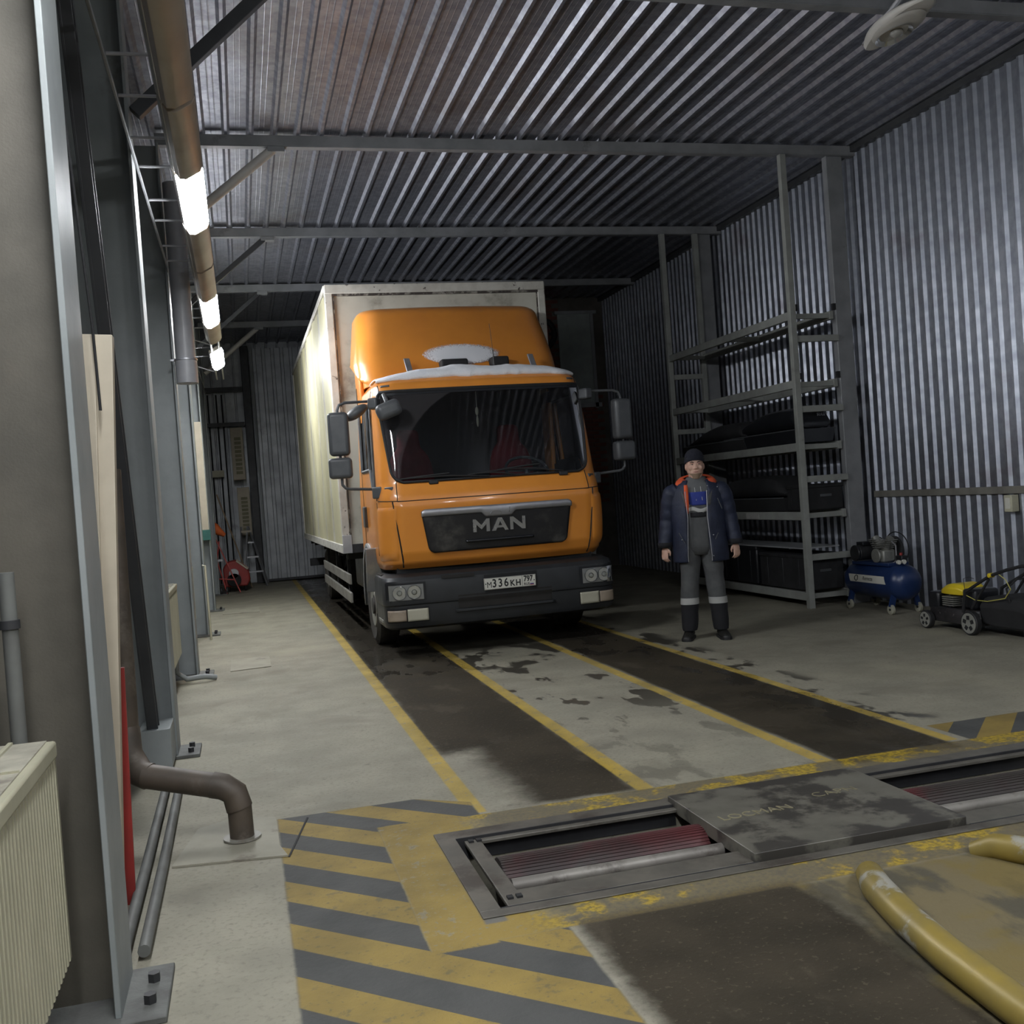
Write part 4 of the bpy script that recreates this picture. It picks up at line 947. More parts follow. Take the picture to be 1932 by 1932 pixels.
# front fenders behind the cab corner
for s in (-1, 1):
    arc = []
    for k in range(15):
        a = math.radians(-8+k*196/14); arc.append((10.98-.54*math.cos(a)*1.0, .46+.62*math.sin(a)*1.0))
    inn = [(10.98+(y-10.98)*.90, .46+(z-.46)*.90) for y, z in arc]
    mb = MB(); poly = arc+inn[::-1]
    x0 = TC+s*1.15; x1 = TC+s*.80
    mb.loft([[(x0, y, z) for y, z in arc], [(x1, y, z) for y, z in arc]], caps=False, closed=False)
    mb.loft([[(x0, y, z) for y, z in arc], [(x0, y, z) for y, z in inn]], caps=False, closed=False)
    obj('fender', mb, 'fender_grey', truck, solid=.01, ang=50)
    for zz, yy in ((.33, 9.95), (.62, 10.02)):
        mb = MB(); mb.box(min(x0-s*.30, x0+s*.02), max(x0-s*.30, x0+s*.02), yy, yy+.30, zz, zz+.035); obj('entry_step', mb, 'alu_cast', truck, bevel=.006)
    mb = MB(); mb.box(min(x0-s*.03, x0), max(x0-s*.03, x0), 10.0, 10.32, .30, .80); obj('step_panel', mb, 'rubber_dirty', truck)
    mb = MB(); mb.bar((TC+s*1.16, 10.52, .60), (TC+s*1.16, 10.40, 1.05), .03, .16, up=(1, 0, 0)); obj('fender_lip', mb, 'fender_grey', truck, bevel=.01)
    xs_ = TC+s*1.225
    for zz in (.40, .62):
        mb = MB(); mb.box(xs_-.015, xs_+.015, 12.25, 16.15, zz-.06, zz+.06); obj('side_guard', mb, 'guard_alu', truck, bevel=.006)
    for yy in (12.7, 14.2, 15.7):
        mb = MB(); mb.box(min(xs_-s*.05, xs_-s*.015), max(xs_-s*.05, xs_-s*.015), yy-.03, yy+.03, .34, .90); obj('guard_post', mb, 'black_matte', truck)
mb = MB(); mb.box(BX0+.05, BX1-.05, 18.95, 19.1, .45, .58); obj('rear_bar', mb, 'black_matte', truck)
# snow
mb = MB()
def snowf(a, b_):
    x = -1.06+2.12*a; u = x
    edge = .012*noise.noise(Vector((x*6, 2, 1)))
    top = 2.70+.055*(1-abs(x)**2.2)+.07*(1-abs(x)**3)+.02*noise.noise(Vector((x*4, 7, 0)))
    t_ = b_
    z = (2.672+edge+.035*(1-abs(x)**2))*(1-t_)+top*t_ if t_ < .5 else 0
    return None
rows = []
for i in range(81):
    x = -1.04+2.08*i/80; k = max(0, 1-abs(x/1.05)**3); nz_ = noise.noise(Vector((x*5, 2, 1)))*.012; n2 = noise.noise(Vector((x*14, 5, 1)))*.006
    z0 = 2.69+.018*k+nz_+n2; th = (.045+.085*k)*(1+.2*noise.noise(Vector((x*3, 9, 2))))
    yf = surf(x, min(z0, 2.75)).y
    rows.append([Vector((TC+x, yf+.03, z0-.01)), Vector((TC+x, yf-.012, z0)), Vector((TC+x, yf-.02, z0+th*.35)), Vector((TC+x, yf+.02, z0+th*.8)), Vector((TC+x, yf+.10, z0+th)), Vector((TC+x, yf+.3, z0+th+.01*nz_)), Vector((TC+x, yf+.52, z0+th*.9))])
mb.loft(rows, caps=False, closed=False)
o = obj('roof_snow', mb, 'snow', at=(TC, 10.2, 2.8), ang=80, sub=1, solid=.02); tag(o, 'layer of white snow lying along the front of the orange cab roof', 'snow', kind='stuff')
mb = MB()
def sn2(a, b_):
    x = -.46+.86*a+.0; k = math.sin(PI*a)**.55; zb = 2.90+.035*math.sin(a*9)*.3; z = 3.035-.12*k*(1-b_)**1.2+.09*k*b_
    z = 3.04+(-.13*k+.26*k*b_) + .012*noise.noise(Vector((x*12, z*9, 1)))*k
    yf = 10.66+(z-2.74)*.55-.008
    return Vector((TC+x+.03, yf+.05*(x/.8)**2-.004-.02*k*math.sin(PI*min(1, b_*.9+.05)), z))
mb.grid(sn2, 48, 16); o = obj('deflector_snow', mb, 'snow_powder', at=(TC, 10.8, 3.0), ang=80, solid=.01); tag(o, 'powdery oval patch of snow stuck to the orange wind deflector', 'snow', kind='stuff')

# ------------------------------------------------------------------ shelf rack
rk = thing('shelf_rack', 'tall grey steel shelf rack against the right wall, reaching the ceiling', 'rack', (6.2, 11.7, 0))
RX0, RX1, RY0, RY1 = 5.93, 6.50, 10.06, 13.36
for x, y in ((RX0+.035, RY0), (RX0+.035, RY1), (RX1+.02-.05, RY1)):
    mb = MB(); mb.box(x-.035, x+.035, y-.035, y+.035, 0, CZ-.11); obj('post', mb, 'rack_paint', rk, bevel=.004)
for z in (3.22, 2.47, 1.78, 1.02, .13):
    for x in (RX0+.035, RX1-.02):
        mb = MB(); mb.box(x-.025, x+.025, RY0+.036, RY1-.036, z-.045, z+.045); obj('long_rail', mb, 'rack_paint', rk, bevel=.004)
for z in (2.96, 2.19, 1.42, .56):
    for y in (RY0, RY1):
        mb = MB(); mb.box(RX0+.07, RX1+.02, y-.022, y+.022, z-.035, z+.035); obj('cross_rail', mb, 'rack_paint', rk, bevel=.004)
for z in (3.22, 2.47, 1.78, 1.02, .13):
    for y in (RY0+.07, (RY0+RY1)/2, RY1-.07):
        mb = MB(); mb.box(RX0+.06, RX1-.045, y-.02, y+.02, z-.03, z+.025); obj('shelf_bearer', mb, 'rack_paint', rk)
for z in (3.22, 2.47):
    for x in (RX0+.10, RX1+.005):
        mb = MB(); mb.box(x-.025, x+.012, RY0-.002, RY0+.034, z+.05, z+.12); obj('rail_end_cap', mb, 'black_matte', rk)
for y_ in (11.2, 12.5):
    mb = MB(); mb.box(RX0+.003, RX0+.009, y_-.16, y_+.16, .985, 1.055); o = obj('shelf_label', mb, 'reflective', rk); o['label'] = 'pale shelf sticker'
def roofbox(y0, y1, x0, x1, z0, h, label, nose=1, m='black_plastic', group='black roof boxes on the rack'):
    """car roof box: wedge nose toward far end"""
    t_ = thing('roof_box', label, 'box', ((x0+x1)/2, (y0+y1)/2, z0), group)
    def rows(zs_):
        out = []
        for k in range(17):
            q = k/16; y = y0+(y1-y0)*q
            hh = h*(.82+.18*math.sin(PI*min(1, q*1.3+.15))) if q < .35 else h*max(.12, 1-((q-.35)/.65)**1.8*.88)
            hh *= min(1, .55+q*9) ; wv = (1-.28*max(0, (q-.5)/.5)**2)*(min(1, .90+q*2)); cx_ = (x0+x1)/2; hw_ = (x1-x0)/2*wv
            out.append((y, hh, cx_, hw_))
        return out
    mb = MB(); R_ = []
    for y, hh, cx_, hw_ in rows(0):
        zl = z0+h*.36; R_.append([(cx_-hw_, y, zl), (cx_-hw_*.98, y, zl+(hh-h*.3)*.5 if hh > h*.5 else zl+.01), (cx_-hw_*.80, y, max(zl+.02, z0+hh*.95)), (cx_-hw_*.4, y, max(zl+.022, z0+hh)), (cx_+hw_*.4, y, max(zl+.022, z0+hh)), (cx_+hw_*.80, y, max(zl+.02, z0+hh*.95)), (cx_+hw_*.98, y, zl+(hh-h*.3)*.5 if hh > h*.5 else zl+.01), (cx_+hw_, y, zl)])
    mb.loft(R_); obj('lid', mb, m, t_, ang=50, sub=1)
    mb = MB(); mb.loft([[(cx_-hw_*1.01, y, z0+h*.36), (cx_-hw_*.99, y, z0+h*.24), (cx_-hw_*.86, y, z0+.0), (cx_+hw_*.86, y, z0+.0), (cx_+hw_*.99, y, z0+h*.24), (cx_+hw_*1.01, y, z0+h*.36)] for y, hh, cx_, hw_ in rows(0)]); obj('tray', mb, m, t_, ang=40)
    mb = MB(); P_ = rows(0); mb.tube([(cx_-hw_*1.015, y, z0+h*.36) for y, hh, cx_, hw_ in P_]+[(cx_+hw_*1.015, y, z0+h*.36) for y, hh, cx_, hw_ in P_[::-1]], .008, 6); obj('rim_line', mb, 'mirror_grey', t_)
    return t_
rb = roofbox(10.12, 12.05, 5.99, 6.46, 1.83, .41, 'glossy black roof box with a tapering nose on the middle shelf')
text('box_lettering', 'SULEY', lambda x, y, z: (6.30+x, 10.125-z, 2.13+y), .05, 'chrome_dull', rb, thick=.002)
rb = roofbox(11.4, 13.3, 5.97, 6.48, 1.83, .36, 'matt black roof box behind the glossy one on the middle shelf', m='black_matte')
rb = roofbox(10.6, 13.2, 6.0, 6.50, 1.07, .42, 'long black roof box on the second lowest shelf', m='black_matte')
def crate(name, x0, x1, y0, y1, z0, z1, m, label, cat='crate', rib=3):
    t_ = thing(name, label, cat, ((x0+x1)/2, (y0+y1)/2, z0))
    mb = MB(); mb.box(x0, x1, y0, y1, z0, z1-.03); obj('body', mb, m, t_, bevel=.02, seg=3)
    mb = MB(); mb.box(x0-.008, x1+.008, y0-.008, y1+.008, z1-.045, z1); obj('lid', mb, m, t_, bevel=.012)
    for k in range(rib):
        yy = y0+(y1-y0)*(k+.5)/rib; mb = MB(); mb.box(x0-.006, x0+.002, yy-.02, yy+.02, z0+.03, z1-.05); obj('rib', mb, m, t_, bevel=.003)
    for yy in (y0-.012, ): mb = MB(); mb.box((x0+x1)/2-.07, (x0+x1)/2+.07, yy, yy+.012, (z0+z1)/2, (z0+z1)/2+.03); obj('handle', mb, 'mirror_grey', t_, bevel=.004)
crate('storage_case', 6.04, 6.48, 10.10, 10.55, 1.07, 1.36, 'black_matte', 'short black case at the near end of the second lowest shelf')
crate('storage_case', 5.99, 6.46, 10.15, 11.2, .18, .58, 'dark_steel', 'dark metal case at the near end of the bottom shelf')
crate('storage_case', 6.00, 6.46, 11.3, 12.3, .18, .64, 'black_plastic', 'black case in the middle of the bottom shelf')
crate('storage_case', 6.00, 6.46, 12.4, 13.25, .18, .60, 'bumper_grey', 'dark grey case at the far end of the bottom shelf')
mb = MB(); mb.box(6.0, 6.45, 10.2, 12.9, .645, .66); o = obj('shelf_sheet', mb, 'galv_old', at=(6.2, 11.5, .65)); tag(o, 'flat dark metal sheet lying on top of the bottom shelf cases', 'sheet')

# ------------------------------------------------------------------ air compressor
cx, cy = 6.42, 9.40
cp = thing('air_compressor', 'blue air compressor with a horizontal tank on small wheels beside the rack', 'compressor', (cx, cy, 0))
zt = .315; rt = .185
pts = [(cy-.50, .02), (cy-.495, .07), (cy-.475, .12), (cy-.44, .16), (cy-.40, .18), (cy-.38, rt), (cy+.38, rt), (cy+.40, .18), (cy+.44, .16), (cy+.475, .12), (cy+.495, .07), (cy+.50, .02)]
mb = MB(); mb.loft([[(cx+r_*math.cos(2*PI*k/32), y, zt+r_*math.sin(2*PI*k/32)) for k in range(32)] for y, r_ in pts]); tk = obj('tank', mb, 'compressor_blue', cp)
mb = MB(); mb.grid(lambda a, b_: Vector((cx+(rt+.002)*math.cos(PI-.25+.42*b_-.12), cy+.33-.62*a-.04*b_, zt+(rt+.002)*math.sin(PI-.25+.42*b_-.12))), 12, 6)
for v in mb.bm.verts: pass
obj('tank_sticker', mb, 'plate_white', tk)
def tkf(x, y, z):
    an = PI-.17-y/rt; r_ = rt+.004+z; return (cx+r_*math.cos(an), cy-.02-x, zt+r_*math.sin(an))
text('sticker_text', 'Remeza', tkf, .055, 'plate_black', tk, thick=.001)
mb = MB(); q_ = [Vector(tkf(-.20+.028*math.cos(2*PI*k/16), .028*math.sin(2*PI*k/16), .001)) for k in range(17)]; mb.tube(q_, .004, 5, caps=False); obj('sticker_emblem', mb, 'plate_black', tk)
for (dx, dy) in ((-.16, -.36), (-.16, .36), (.16, -.36), (.16, .36)):
    mb = MB(); mb.wheel((cx+dx, cy+dy, .052), .052, .032, n=20, inner=.25); wq = obj('caster', mb, 'caster', cp)
    mb = MB(); mb.cyl((cx+dx-.02, cy+dy, .052), (cx+dx+.02, cy+dy, .052), .012, 10); obj('caster_hub', mb, 'dark_steel', wq)
    mb = MB(); mb.bar((cx+dx*.98+.0, cy+dy, .075), (cx+dx*.75, cy+dy, .20), .035, .05); obj('leg', mb, 'compressor_blue', cp)
mb = MB(); mb.box(cx-.12, cx+.12, cy-.30, cy+.34, zt+rt-.02, zt+rt+.012); obj('top_plate', mb, 'compressor_blue', cp, bevel=.004)
zp = zt+rt+.01
mb = MB(); mb.box(cx-.075, cx+.075, cy-.16, cy+.04, zp, zp+.13); hd = obj('crankcase', mb, 'alu_cast', cp, bevel=.02, seg=3)
mb = MB(); mb.cyl((cx-.075, cy-.06, zp+.07), (cx-.10, cy-.06, zp+.07), .075, 20); obj('crankcase_cover', mb, 'alu_cast', hd, bevel=.006)
for s in (-1, 1):
    mb = MB()
    for k in range(6):
        c_ = Vector((cx, cy-.06+s*(.03+.018*k), zp+.13+.020*k)); mb.box(c_.x-.06, c_.x+.06, c_.y-.05, c_.y+.05, c_.z-.004, c_.z+.004)
    mb.cyl((cx, cy-.06+s*.02, zp+.10), (cx, cy-.06+s*.13, zp+.25), .042, 14); o = obj('cylinder', mb, 'alu_cast', hd); o['kind'] = 'stuff'
mb = MB(); mb.wheel((cx+.13, cy-.06, zp+.11), .15, .04, n=28, inner=.75); obj('flywheel', mb, 'dark_steel', hd)
mb = MB()
for k in range(5):
    a = 2*PI*k/5; mb.bar((cx+.13, cy-.06, zp+.11), (cx+.13, cy-.06+.12*math.cos(a), zp+.11+.12*math.sin(a)), .012, .03, up=(1, 0, 0))
obj('flywheel_spokes', mb, 'dark_steel', hd)
mb = MB(); mb.tube([(cx+.16, cy-.06+.20*math.cos(a), zp+.13+.17*math.sin(a)) for a in [2*PI*k/24 for k in range(25)]], .006, 5, caps=False).tube([(cx+.16, cy+.26+.16*math.cos(a), zp+.11+.13*math.sin(a)) for a in [2*PI*k/24 for k in range(25)]], .006, 5, caps=False); o = obj('belt_guard', mb, 'black_matte', cp); 
mb = MB(); mb.cyl((cx-.12, cy+.24, zp+.09), (cx+.10, cy+.24, zp+.09), .082, 20); mo = obj('motor', mb, 'dark_steel', cp, bevel=.008)
mb = MB(); mb.cyl((cx-.15, cy+.24, zp+.09), (cx-.12, cy+.24, zp+.09), .086, 20); obj('motor_cap', mb, 'black_plastic', mo, bevel=.008)
mb = MB(); mb.box(cx-.08, cx+.04, cy+.18, cy+.30, zp+.165, zp+.205); obj('terminal_box', mb, 'black_plastic', mo, bevel=.006)
mb = MB(); mb.tube([(cx-.02, cy-.24, zp+.22), (cx-.02, cy-.30, zp+.18), (cx-.02, cy-.30, zp+.03), (cx-.02, cy-.26, zp)], .008, 8); obj('delivery_pipe', mb, 'chrome_dull', cp)
mb = MB(); mb.box(cx-.03, cx+.04, cy-.40, cy-.30, zp+.01, zp+.08); ps = obj('pressure_switch', mb, 'black_plastic', cp, bevel=.008)
mb = MB(); mb.cyl((cx+.0, cy-.35, zp+.08), (cx+.0, cy-.35, zp+.105), .016, 12); obj('switch_knob', mb, 'red_paint', ps)
for dx in (-.06, .0):
    mb = MB(); mb.cyl((cx+dx-.03, cy-.42, zp+.02), (cx+dx-.03, cy-.445, zp+.02), .022, 16); obj('gauge', mb, 'plate_white', ps)

# ------------------------------------------------------------------ lawn mower
mx, my = 6.2, 7.8
mw = thing('lawn_mower', 'black and yellow petrol lawn mower at the right edge by the wall', 'mower', (mx, my, 0))
for (x, y, r_, w_) in ((5.97, 8.09, .082, .05), (6.44, 8.09, .082, .05), (5.975, 7.51, .105, .055), (6.44, 7.51, .105, .055)):
    mb = MB(); mb.wheel((x, y, r_), r_, w_, n=30, inner=.72, lip=.06); ty = obj('wheel', mb, 'rubber', mw)
    s = -1 if x < 6.2 else 1
    mb = MB(); mb.cyl((x+s*(w_/2+.002), y, r_), (x-s*.01, y, r_), r_*.84, 24); obj('wheel_disc', mb, 'wheel_grey', ty)
    for k in range(5):
        a = 2*PI*k/5+.3; mb = MB(); mb.bar((x+s*(w_/2+.0035), y+.3*r_*math.cos(a), r_+.3*r_*math.sin(a)), (x+s*(w_/2+.0035), y+.62*r_*math.cos(a), r_+.62*r_*math.sin(a)), .032 if r_ > .09 else .02, .006, up=(1, 0, 0)); obj('wheel_opening', mb, 'black_matte', ty)
rows = []
for z, e in ((.07, 0), (.12, .0), (.17, -.02), (.20, -.06)):
    rows.append([(6.20+(x-6.2)*(1+e*2), 7.82+(y-7.82)*(1+e*1.2), z) for x, y in ((6.01, 8.10), (6.06, 8.17), (6.34, 8.17), (6.40, 8.10), (6.40, 7.55), (6.36, 7.48), (6.05, 7.48), (6.01, 7.55))])
mb = MB(); mb.loft(rows); obj('deck', mb, 'mower_dark', mw, bevel=.006)
mb = MB(); mb.box(6.03, 6.16, 8.0, 8.14, .17, .33); obj('air_filter', mb, 'black_plastic', mw, bevel=.02)
mb = MB(); mb.cyl((6.2, 7.86, .2), (6.2, 7.86, .31), .12, 20); en = obj('engine', mb, 'mower_dark', mw, bevel=.01)
mb = MB()
for k in range(5): mb.box(6.02, 6.12, 7.78, 7.93, .22+k*.018, .229+k*.018)
o = obj('cooling_fins', mb, 'alu_cast', en); o['kind'] = 'stuff'
rows = []
for y, h_, w_ in ((8.02, .02, .10), (8.00, .055, .12), (7.93, .085, .135), (7.85, .10, .14), (7.76, .095, .135), (7.71, .07, .12)):
    rows.append([(6.19-w_, y, .315), (6.19-w_, y, .315+h_*.6), (6.19-w_*.75, y, .315+h_), (6.19+w_*.75, y, .315+h_), (6.19+w_, y, .315+h_*.6), (6.19+w_, y, .315)])
mb = MB(); mb.loft(rows); obj('engine_hood', mb, 'mower_yellow', mw, bevel=.008)
mb = MB(); mb.box(6.06, 6.32, 7.55, 7.72, .20, .38); obj('rear_housing', mb, 'black_plastic', mw, bevel=.03, seg=3)
for x in (6.02, 6.40):
    mb = MB(); mb.tube([(x, 7.66, .18), (x, 7.62, .36), (x, 7.30, .52), (x, 7.10, .58), (x, 6.93, .62), (x, 6.80, .625)], .014, 8); obj('handle_tube', mb, 'black_matte', mw)
    mb = MB(); mb.tube([(x+.004, 7.55, .22), (x+.004, 7.32, .49)], .011, 8); obj('handle_stay', mb, 'black_matte', mw)
    mb = MB(); mb.cyl((x-.022, 7.29, .525), (x+.03, 7.29, .525), .02, 12); obj('clamp_knob', mb, 'mower_yellow', mw, bevel=.004)
mb = MB(); mb.tube([(6.02, 6.80, .625), (6.05, 6.76, .63), (6.37, 6.76, .63), (6.40, 6.80, .625)], .014, 8); obj('handle_bar', mb, 'black_matte', mw)
rows = []
for y, h_, z0 in ((7.46, .22, .10), (7.3, .27, .08), (7.0, .26, .08), (6.86, .20, .09), (6.82, .12, .12)):
    rows.append([(6.04, y, z0), (6.38, y, z0), (6.40, y, z0+h_*.7), (6.34, y, z0+h_), (6.08, y, z0+h_), (6.02, y, z0+h_*.7)])
mb = MB(); mb.loft(rows); obj('grass_bag', mb, 'black_matte', mw, bevel=.02)
mb = MB(); mb.tube([(6.03, 7.62, .33), (6.02, 7.5, .30), (6.02, 7.35, .30), (6.03, 7.15, .34), (6.03, 7.08, .42), (6.02, 7.12, .50), (6.02, 7.20, .54)], .004, 5); obj('control_cable', mb, 'cable_yellow', mw)
mb = MB(); mb.tube([(6.05, 7.66, .38), (6.05, 7.67, .47), (6.08, 7.64, .485), (6.10, 7.6, .47)], .003, 5); obj('cable_loop', mb, 'black_matte', mw)
mb = MB(); mb.tube([(6.05, 7.12, .30), (6.04, 7.14, .42), (6.1, 7.08, .50), (6.3, 7.06, .50), (6.36, 7.10, .42)], .010, 6); obj('bag_handle', mb, 'black_matte', mw)

# ------------------------------------------------------------------ back left corner
mb = MB(); mb.box(.22, .38, 22.2, 22.42, 0, CZ-.1); o = obj('back_post', mb, 'dark_steel', at=(.3, 22.3, 0), bevel=.01); tag(o, 'dark steel post in front of the back wall, left of the ribbed gate', 'post')
mb = MB(); mb.box(XL+.1, .215, 22.28, 22.34, 4.05, 4.15); o = obj('back_rail', mb, 'dark_steel', at=(-.3, 22.3, 4.1)); tag(o, 'upper dark rail across the back wall left of the dark post', 'rail', 'dark rails on the back wall')
mb = MB(); mb.box(XL+.1, .215, 22.28, 22.34, 3.33, 3.41); o = obj('back_rail', mb, 'dark_steel', at=(-.3, 22.3, 3.37)); tag(o, 'lower dark rail across the back wall left of the dark post', 'rail', 'dark rails on the back wall')
# ribbed gate leaf right of the post
g = thing('ribbed_gate', 'ribbed metal gate leaf in the back wall left of the truck, with a dented patch', 'gate', (1.3, 22.2, 0))
prof = trap(.44, 3.9, .19, .50, 0, .012, .055, .022)
mb = ribbed(lambda s, d, t: (s, 22.25-d-.012*math.exp(-((s-.95)/.12)**2-((t-2.45)/.5)**2), t), prof, None, .05, CZ-.15); obj('ribbed_sheet', mb, 'galv_old', g, ang=20)
mb = MB(); mb.box(.42, .46, 22.20, 22.27, .03, CZ-.12); obj('gate_edge', mb, 'steel_paint', g)
mb = MB(); mb.box(.45, 3.9, 22.20, 22.24, .02, .07); obj('gate_shoe', mb, 'dark_steel', g)
for z0, z1, lab in ((2.19, 3.28, 'upper beige louvered panel heater on the back left wall'), (1.02, 2.03, 'lower beige louvered panel heater on the back left wall')):
    h = thing('wall_heater', lab, 'heater', (.06, 22.1, z0), 'beige louvered heaters at the back')
    x0 = -.10 if z0 > 2 else -.05
    mb = MB(); mb.box(x0, x0+.25, 22.05, 22.18, z0, z1); obj('casing', mb, 'beige', h, bevel=.01)
    for k in range(9):
        zz = z0+.12+(z1-z0-.3)*k/9; mb = MB(); mb.box(x0+.07, x0+.20, 22.035, 22.05, zz, zz+(z1-z0-.3)/9*.7); obj('louver', mb, 'louver', h)
mb = MB(); mb.box(-.52, -.28, 22.3, 22.36, 2.28, 2.42); o = obj('wall_sign', mb, 'box_cream', at=(-.4, 22.33, 2.3)); tag(o, 'small pale sign between the back rails and the louvered heaters', 'sign')
for k, x in enumerate((-.62, -.50, -.33, -.22)):
    pipe([(x, 22.32, .05), (x, 22.32, 4.0)], .016, ['first', 'second', 'third', 'fourth'][k]+' thin dark pipe from the left on the back left wall', 'black_matte', 'wall_pipe')
# leaning poles and step ladder
pipe([(-.44, 21.02, 1.90), (.10, 21.02, .02)], .014, 'long pale pole leaning across the back left corner', 'wood', 'pole', 'pole')
l = thing('step_ladder', 'folding aluminium step ladder standing in the back left corner', 'ladder', (.15, 21.6, 0))
for x0, y0_, x1, y1_ in ((.12, 21.75, .44, 21.95), (.12, 21.55, .40, 21.15), (-.02, 21.75, -.10, 21.95), (.10, 21.55, -.04, 21.15)):
    mb = MB(); mb.bar((x0, y0_, 1.22), (x1, y1_, .01), .03, .02); obj('ladder_rail', mb, 'chrome_dull', l)
mb = MB(); mb.box(-.03, .17, 21.5, 21.8, 1.10, 1.14); obj('top_step', mb, 'beige', l)
for k in range(3):
    q = .28+.24*k; mb = MB(); mb.box(.12-.14*q-.0, .12+.30*q, 21.52-.4*q, 21.58-.4*q, 1.22*(1-q), 1.22*(1-q)+.03); obj('rung', mb, 'chrome_dull', l)
# red machine (welding cart / heater cannon)
r_ = thing('red_machine', 'red round-shouldered machine on wheels standing in the back left corner', 'machine', (-.18, 20.6, 0))
mb = MB(); pr = [(-.40, .10), (.02, .10), (.08, .22), (.06, .40), (-.05, .52), (-.18, .60), (-.32, .58), (-.42, .46)]
mb.prism(pr, lambda p, t: (p[0], t, p[1]), 20.35, 20.85); obj('housing', mb, 'red_paint', r_, bevel=.03, seg=3)
mb = MB(); mb.bar((-.16, 20.34, .595), (.045, 20.34, .42), .02, .03).bar((-.16, 20.86, .595), (.045, 20.86, .42), .02, .03); obj('top_trim', mb, 'beige', r_)
mb = MB(); mb.cyl((-.22, 20.34, .24), (-.22, 20.24, .24), .13, 20); bk = obj('drum', mb, 'black_matte', r_, bevel=.01)
mb = MB(); mb.cyl((-.22, 20.24, .36), (-.22, 20.34, .36), .09, 16); obj('drum_cap', mb, 'chrome_dull', r_)
for x in (-.33, -.02):
    mb = MB(); mb.wheel((x, 20.5, .09), .09, .05, n=20, inner=.3); obj('wheel', mb, 'rubber', r_)
# red hand truck with orange funnel
h = thing('hand_truck', 'thin red tubular hand truck in front of the red machine', 'cart', (-.42, 20.0, 0))
for (a, b_) in (((-.52, 20.05, 1.10), (-.12, 19.9, .02)), ((-.50, 20.05, .62), (-.36, 19.9, .02)), ((-.44, 20.05, 1.0), (-.56, 20.05, .3)), ((-.56, 20.05, .3), (-.2, 19.95, .26))):
    mb = MB(); mb.tube([a, b_], .013, 8); obj('frame_tube', mb, 'red_pale', h)
for x in (-.46, -.36):
    mb = MB(); mb.wheel((x, 19.95, .07), .07, .04, n=18, inner=.3); obj('wheel', mb, 'rubber', h)
mb = MB(); mb.box(-.60, -.40, 20.0, 20.2, .62, .66); obj('tray', mb, 'chrome_dull', h)
mb = MB(); mb.tube([(-.60, 20.2, 1.30), (-.50, 20.2, 1.24), (-.42, 20.2, 1.17), (-.33, 20.2, 1.10)], [.11, .10, .07, .035], 16); o = obj('orange_funnel', mb, 'orange_plastic', at=(-.5, 20.2, 1.2)); tag(o, 'orange plastic cone shaped funnel hung above the red hand truck', 'funnel')
mb = MB(); mb.box(-.64, -.50, 16.52, 16.59, 1.28, 2.95); o = obj('cover_board', mb, 'beige', at=(-.57, 16.4, 1.28), bevel=.004); tag(o, 'beige board fixed high on the fifth left column', 'board')
mb = MB(); mb.box(-.66, -.48, 16.51, 16.59, 1.12, 1.28); o = obj('switch_box', mb, 'green_paint', at=(-.57, 16.4, 1.12), bevel=.004); tag(o, 'small green box under the beige board on the fifth column', 'box')

# ------------------------------------------------------------------ standing man
PXc, PYc = 4.165, 8.93
man = thing('person', 'man in a navy winter jacket, grey bib overalls and knit cap standing beside the truck', 'person', (PXc, PYc, 0))
def A(x, y, z): return Vector((PXc+x, PYc+y, z))
def ring(cx_, cy_, z, rx, ry, n=24, p=2.3, a0=0, a1=2*PI, closed=True):
    out = []
    m_ = n if closed else n+1
    for k in range(m_):
        a = a0+(a1-a0)*k/n; c = math.cos(a); s = math.sin(a)
        out.append(A(cx_+rx*abs(c)**(2/p)*(1 if c >= 0 else -1), cy_+ry*abs(s)**(2/p)*(1 if s >= 0 else -1), z))
    return out
# body: one continuous remeshed surface (torso, legs, arms, hands, neck, head)
mb = MB()
mb.loft([ring(0, 0, z, rx, ry) for z, rx, ry in ((.80, .16, .12), (.95, .18, .13), (1.10, .17, .125), (1.30, .20, .13), (1.42, .19, .11), (1.47, .10, .08))])
mb.loft([ring(.005, .0, 1.42, .075, .075), ring(.0, -.005, 1.50, .066, .07), ring(0, -.01, 1.56, .064, .07)])
# head: turned a little, looking at the camera
hc = A(.0, -.015, 1.632)
Hm = Matrix.Rotation(math.radians(4), 3, 'Z') @ Matrix.Rotation(math.radians(-3), 3, 'X')
def hp(x, y, z): return hc+Hm @ Vector((x, y, z))
prof = [(-.128, .030, .040, -.045), (-.118, .048, .058, -.035), (-.095, .062, .078, -.022), (-.06, .073, .088, -.012), (-.02, .079, .096, -.002), (.02, .080, .099, .002), (.06, .078, .098, .004), (.095, .066, .086, .006), (.12, .045, .06, .008), (.133, .015, .02, .008)]
mb.loft([[hp(rx*math.copysign(abs(math.cos(a))**.9, math.cos(a)), cy_+ry*math.sin(a), z) for a in [2*PI*k/24 for k in range(24)]] for z, rx, ry, cy_ in prof])
def blob(c, r, M=None): mb.ell(c, r, 14, 10, M)
mb.loft([[hp(x*w_, y, z) for x in (-1, -.5, .5, 1)]+[hp(0, -.085, z)] for z, w_, y in ((.022, .008, -.098), (.0, .010, -.108), (-.018, .015, -.119), (-.028, .017, -.117), (-.036, .013, -.100))])
blob(hp(0, -.108, -.024), (.016, .013, .011)); blob(hp(-.014, -.100, -.028), (.009, .009, .008)); blob(hp(.014, -.100, -.028), (.009, .009, .008))
for s in (-1, 1):
    blob(hp(s*.031, -.087, .030), (.024, .013, .009)); blob(hp(s*.042, -.074, -.022), (.026, .022, .024))
    blob(hp(s*.083, .01, -.005), (.010, .020, .032)); blob(hp(s*.035, -.050, -.075), (.030, .030, .026))
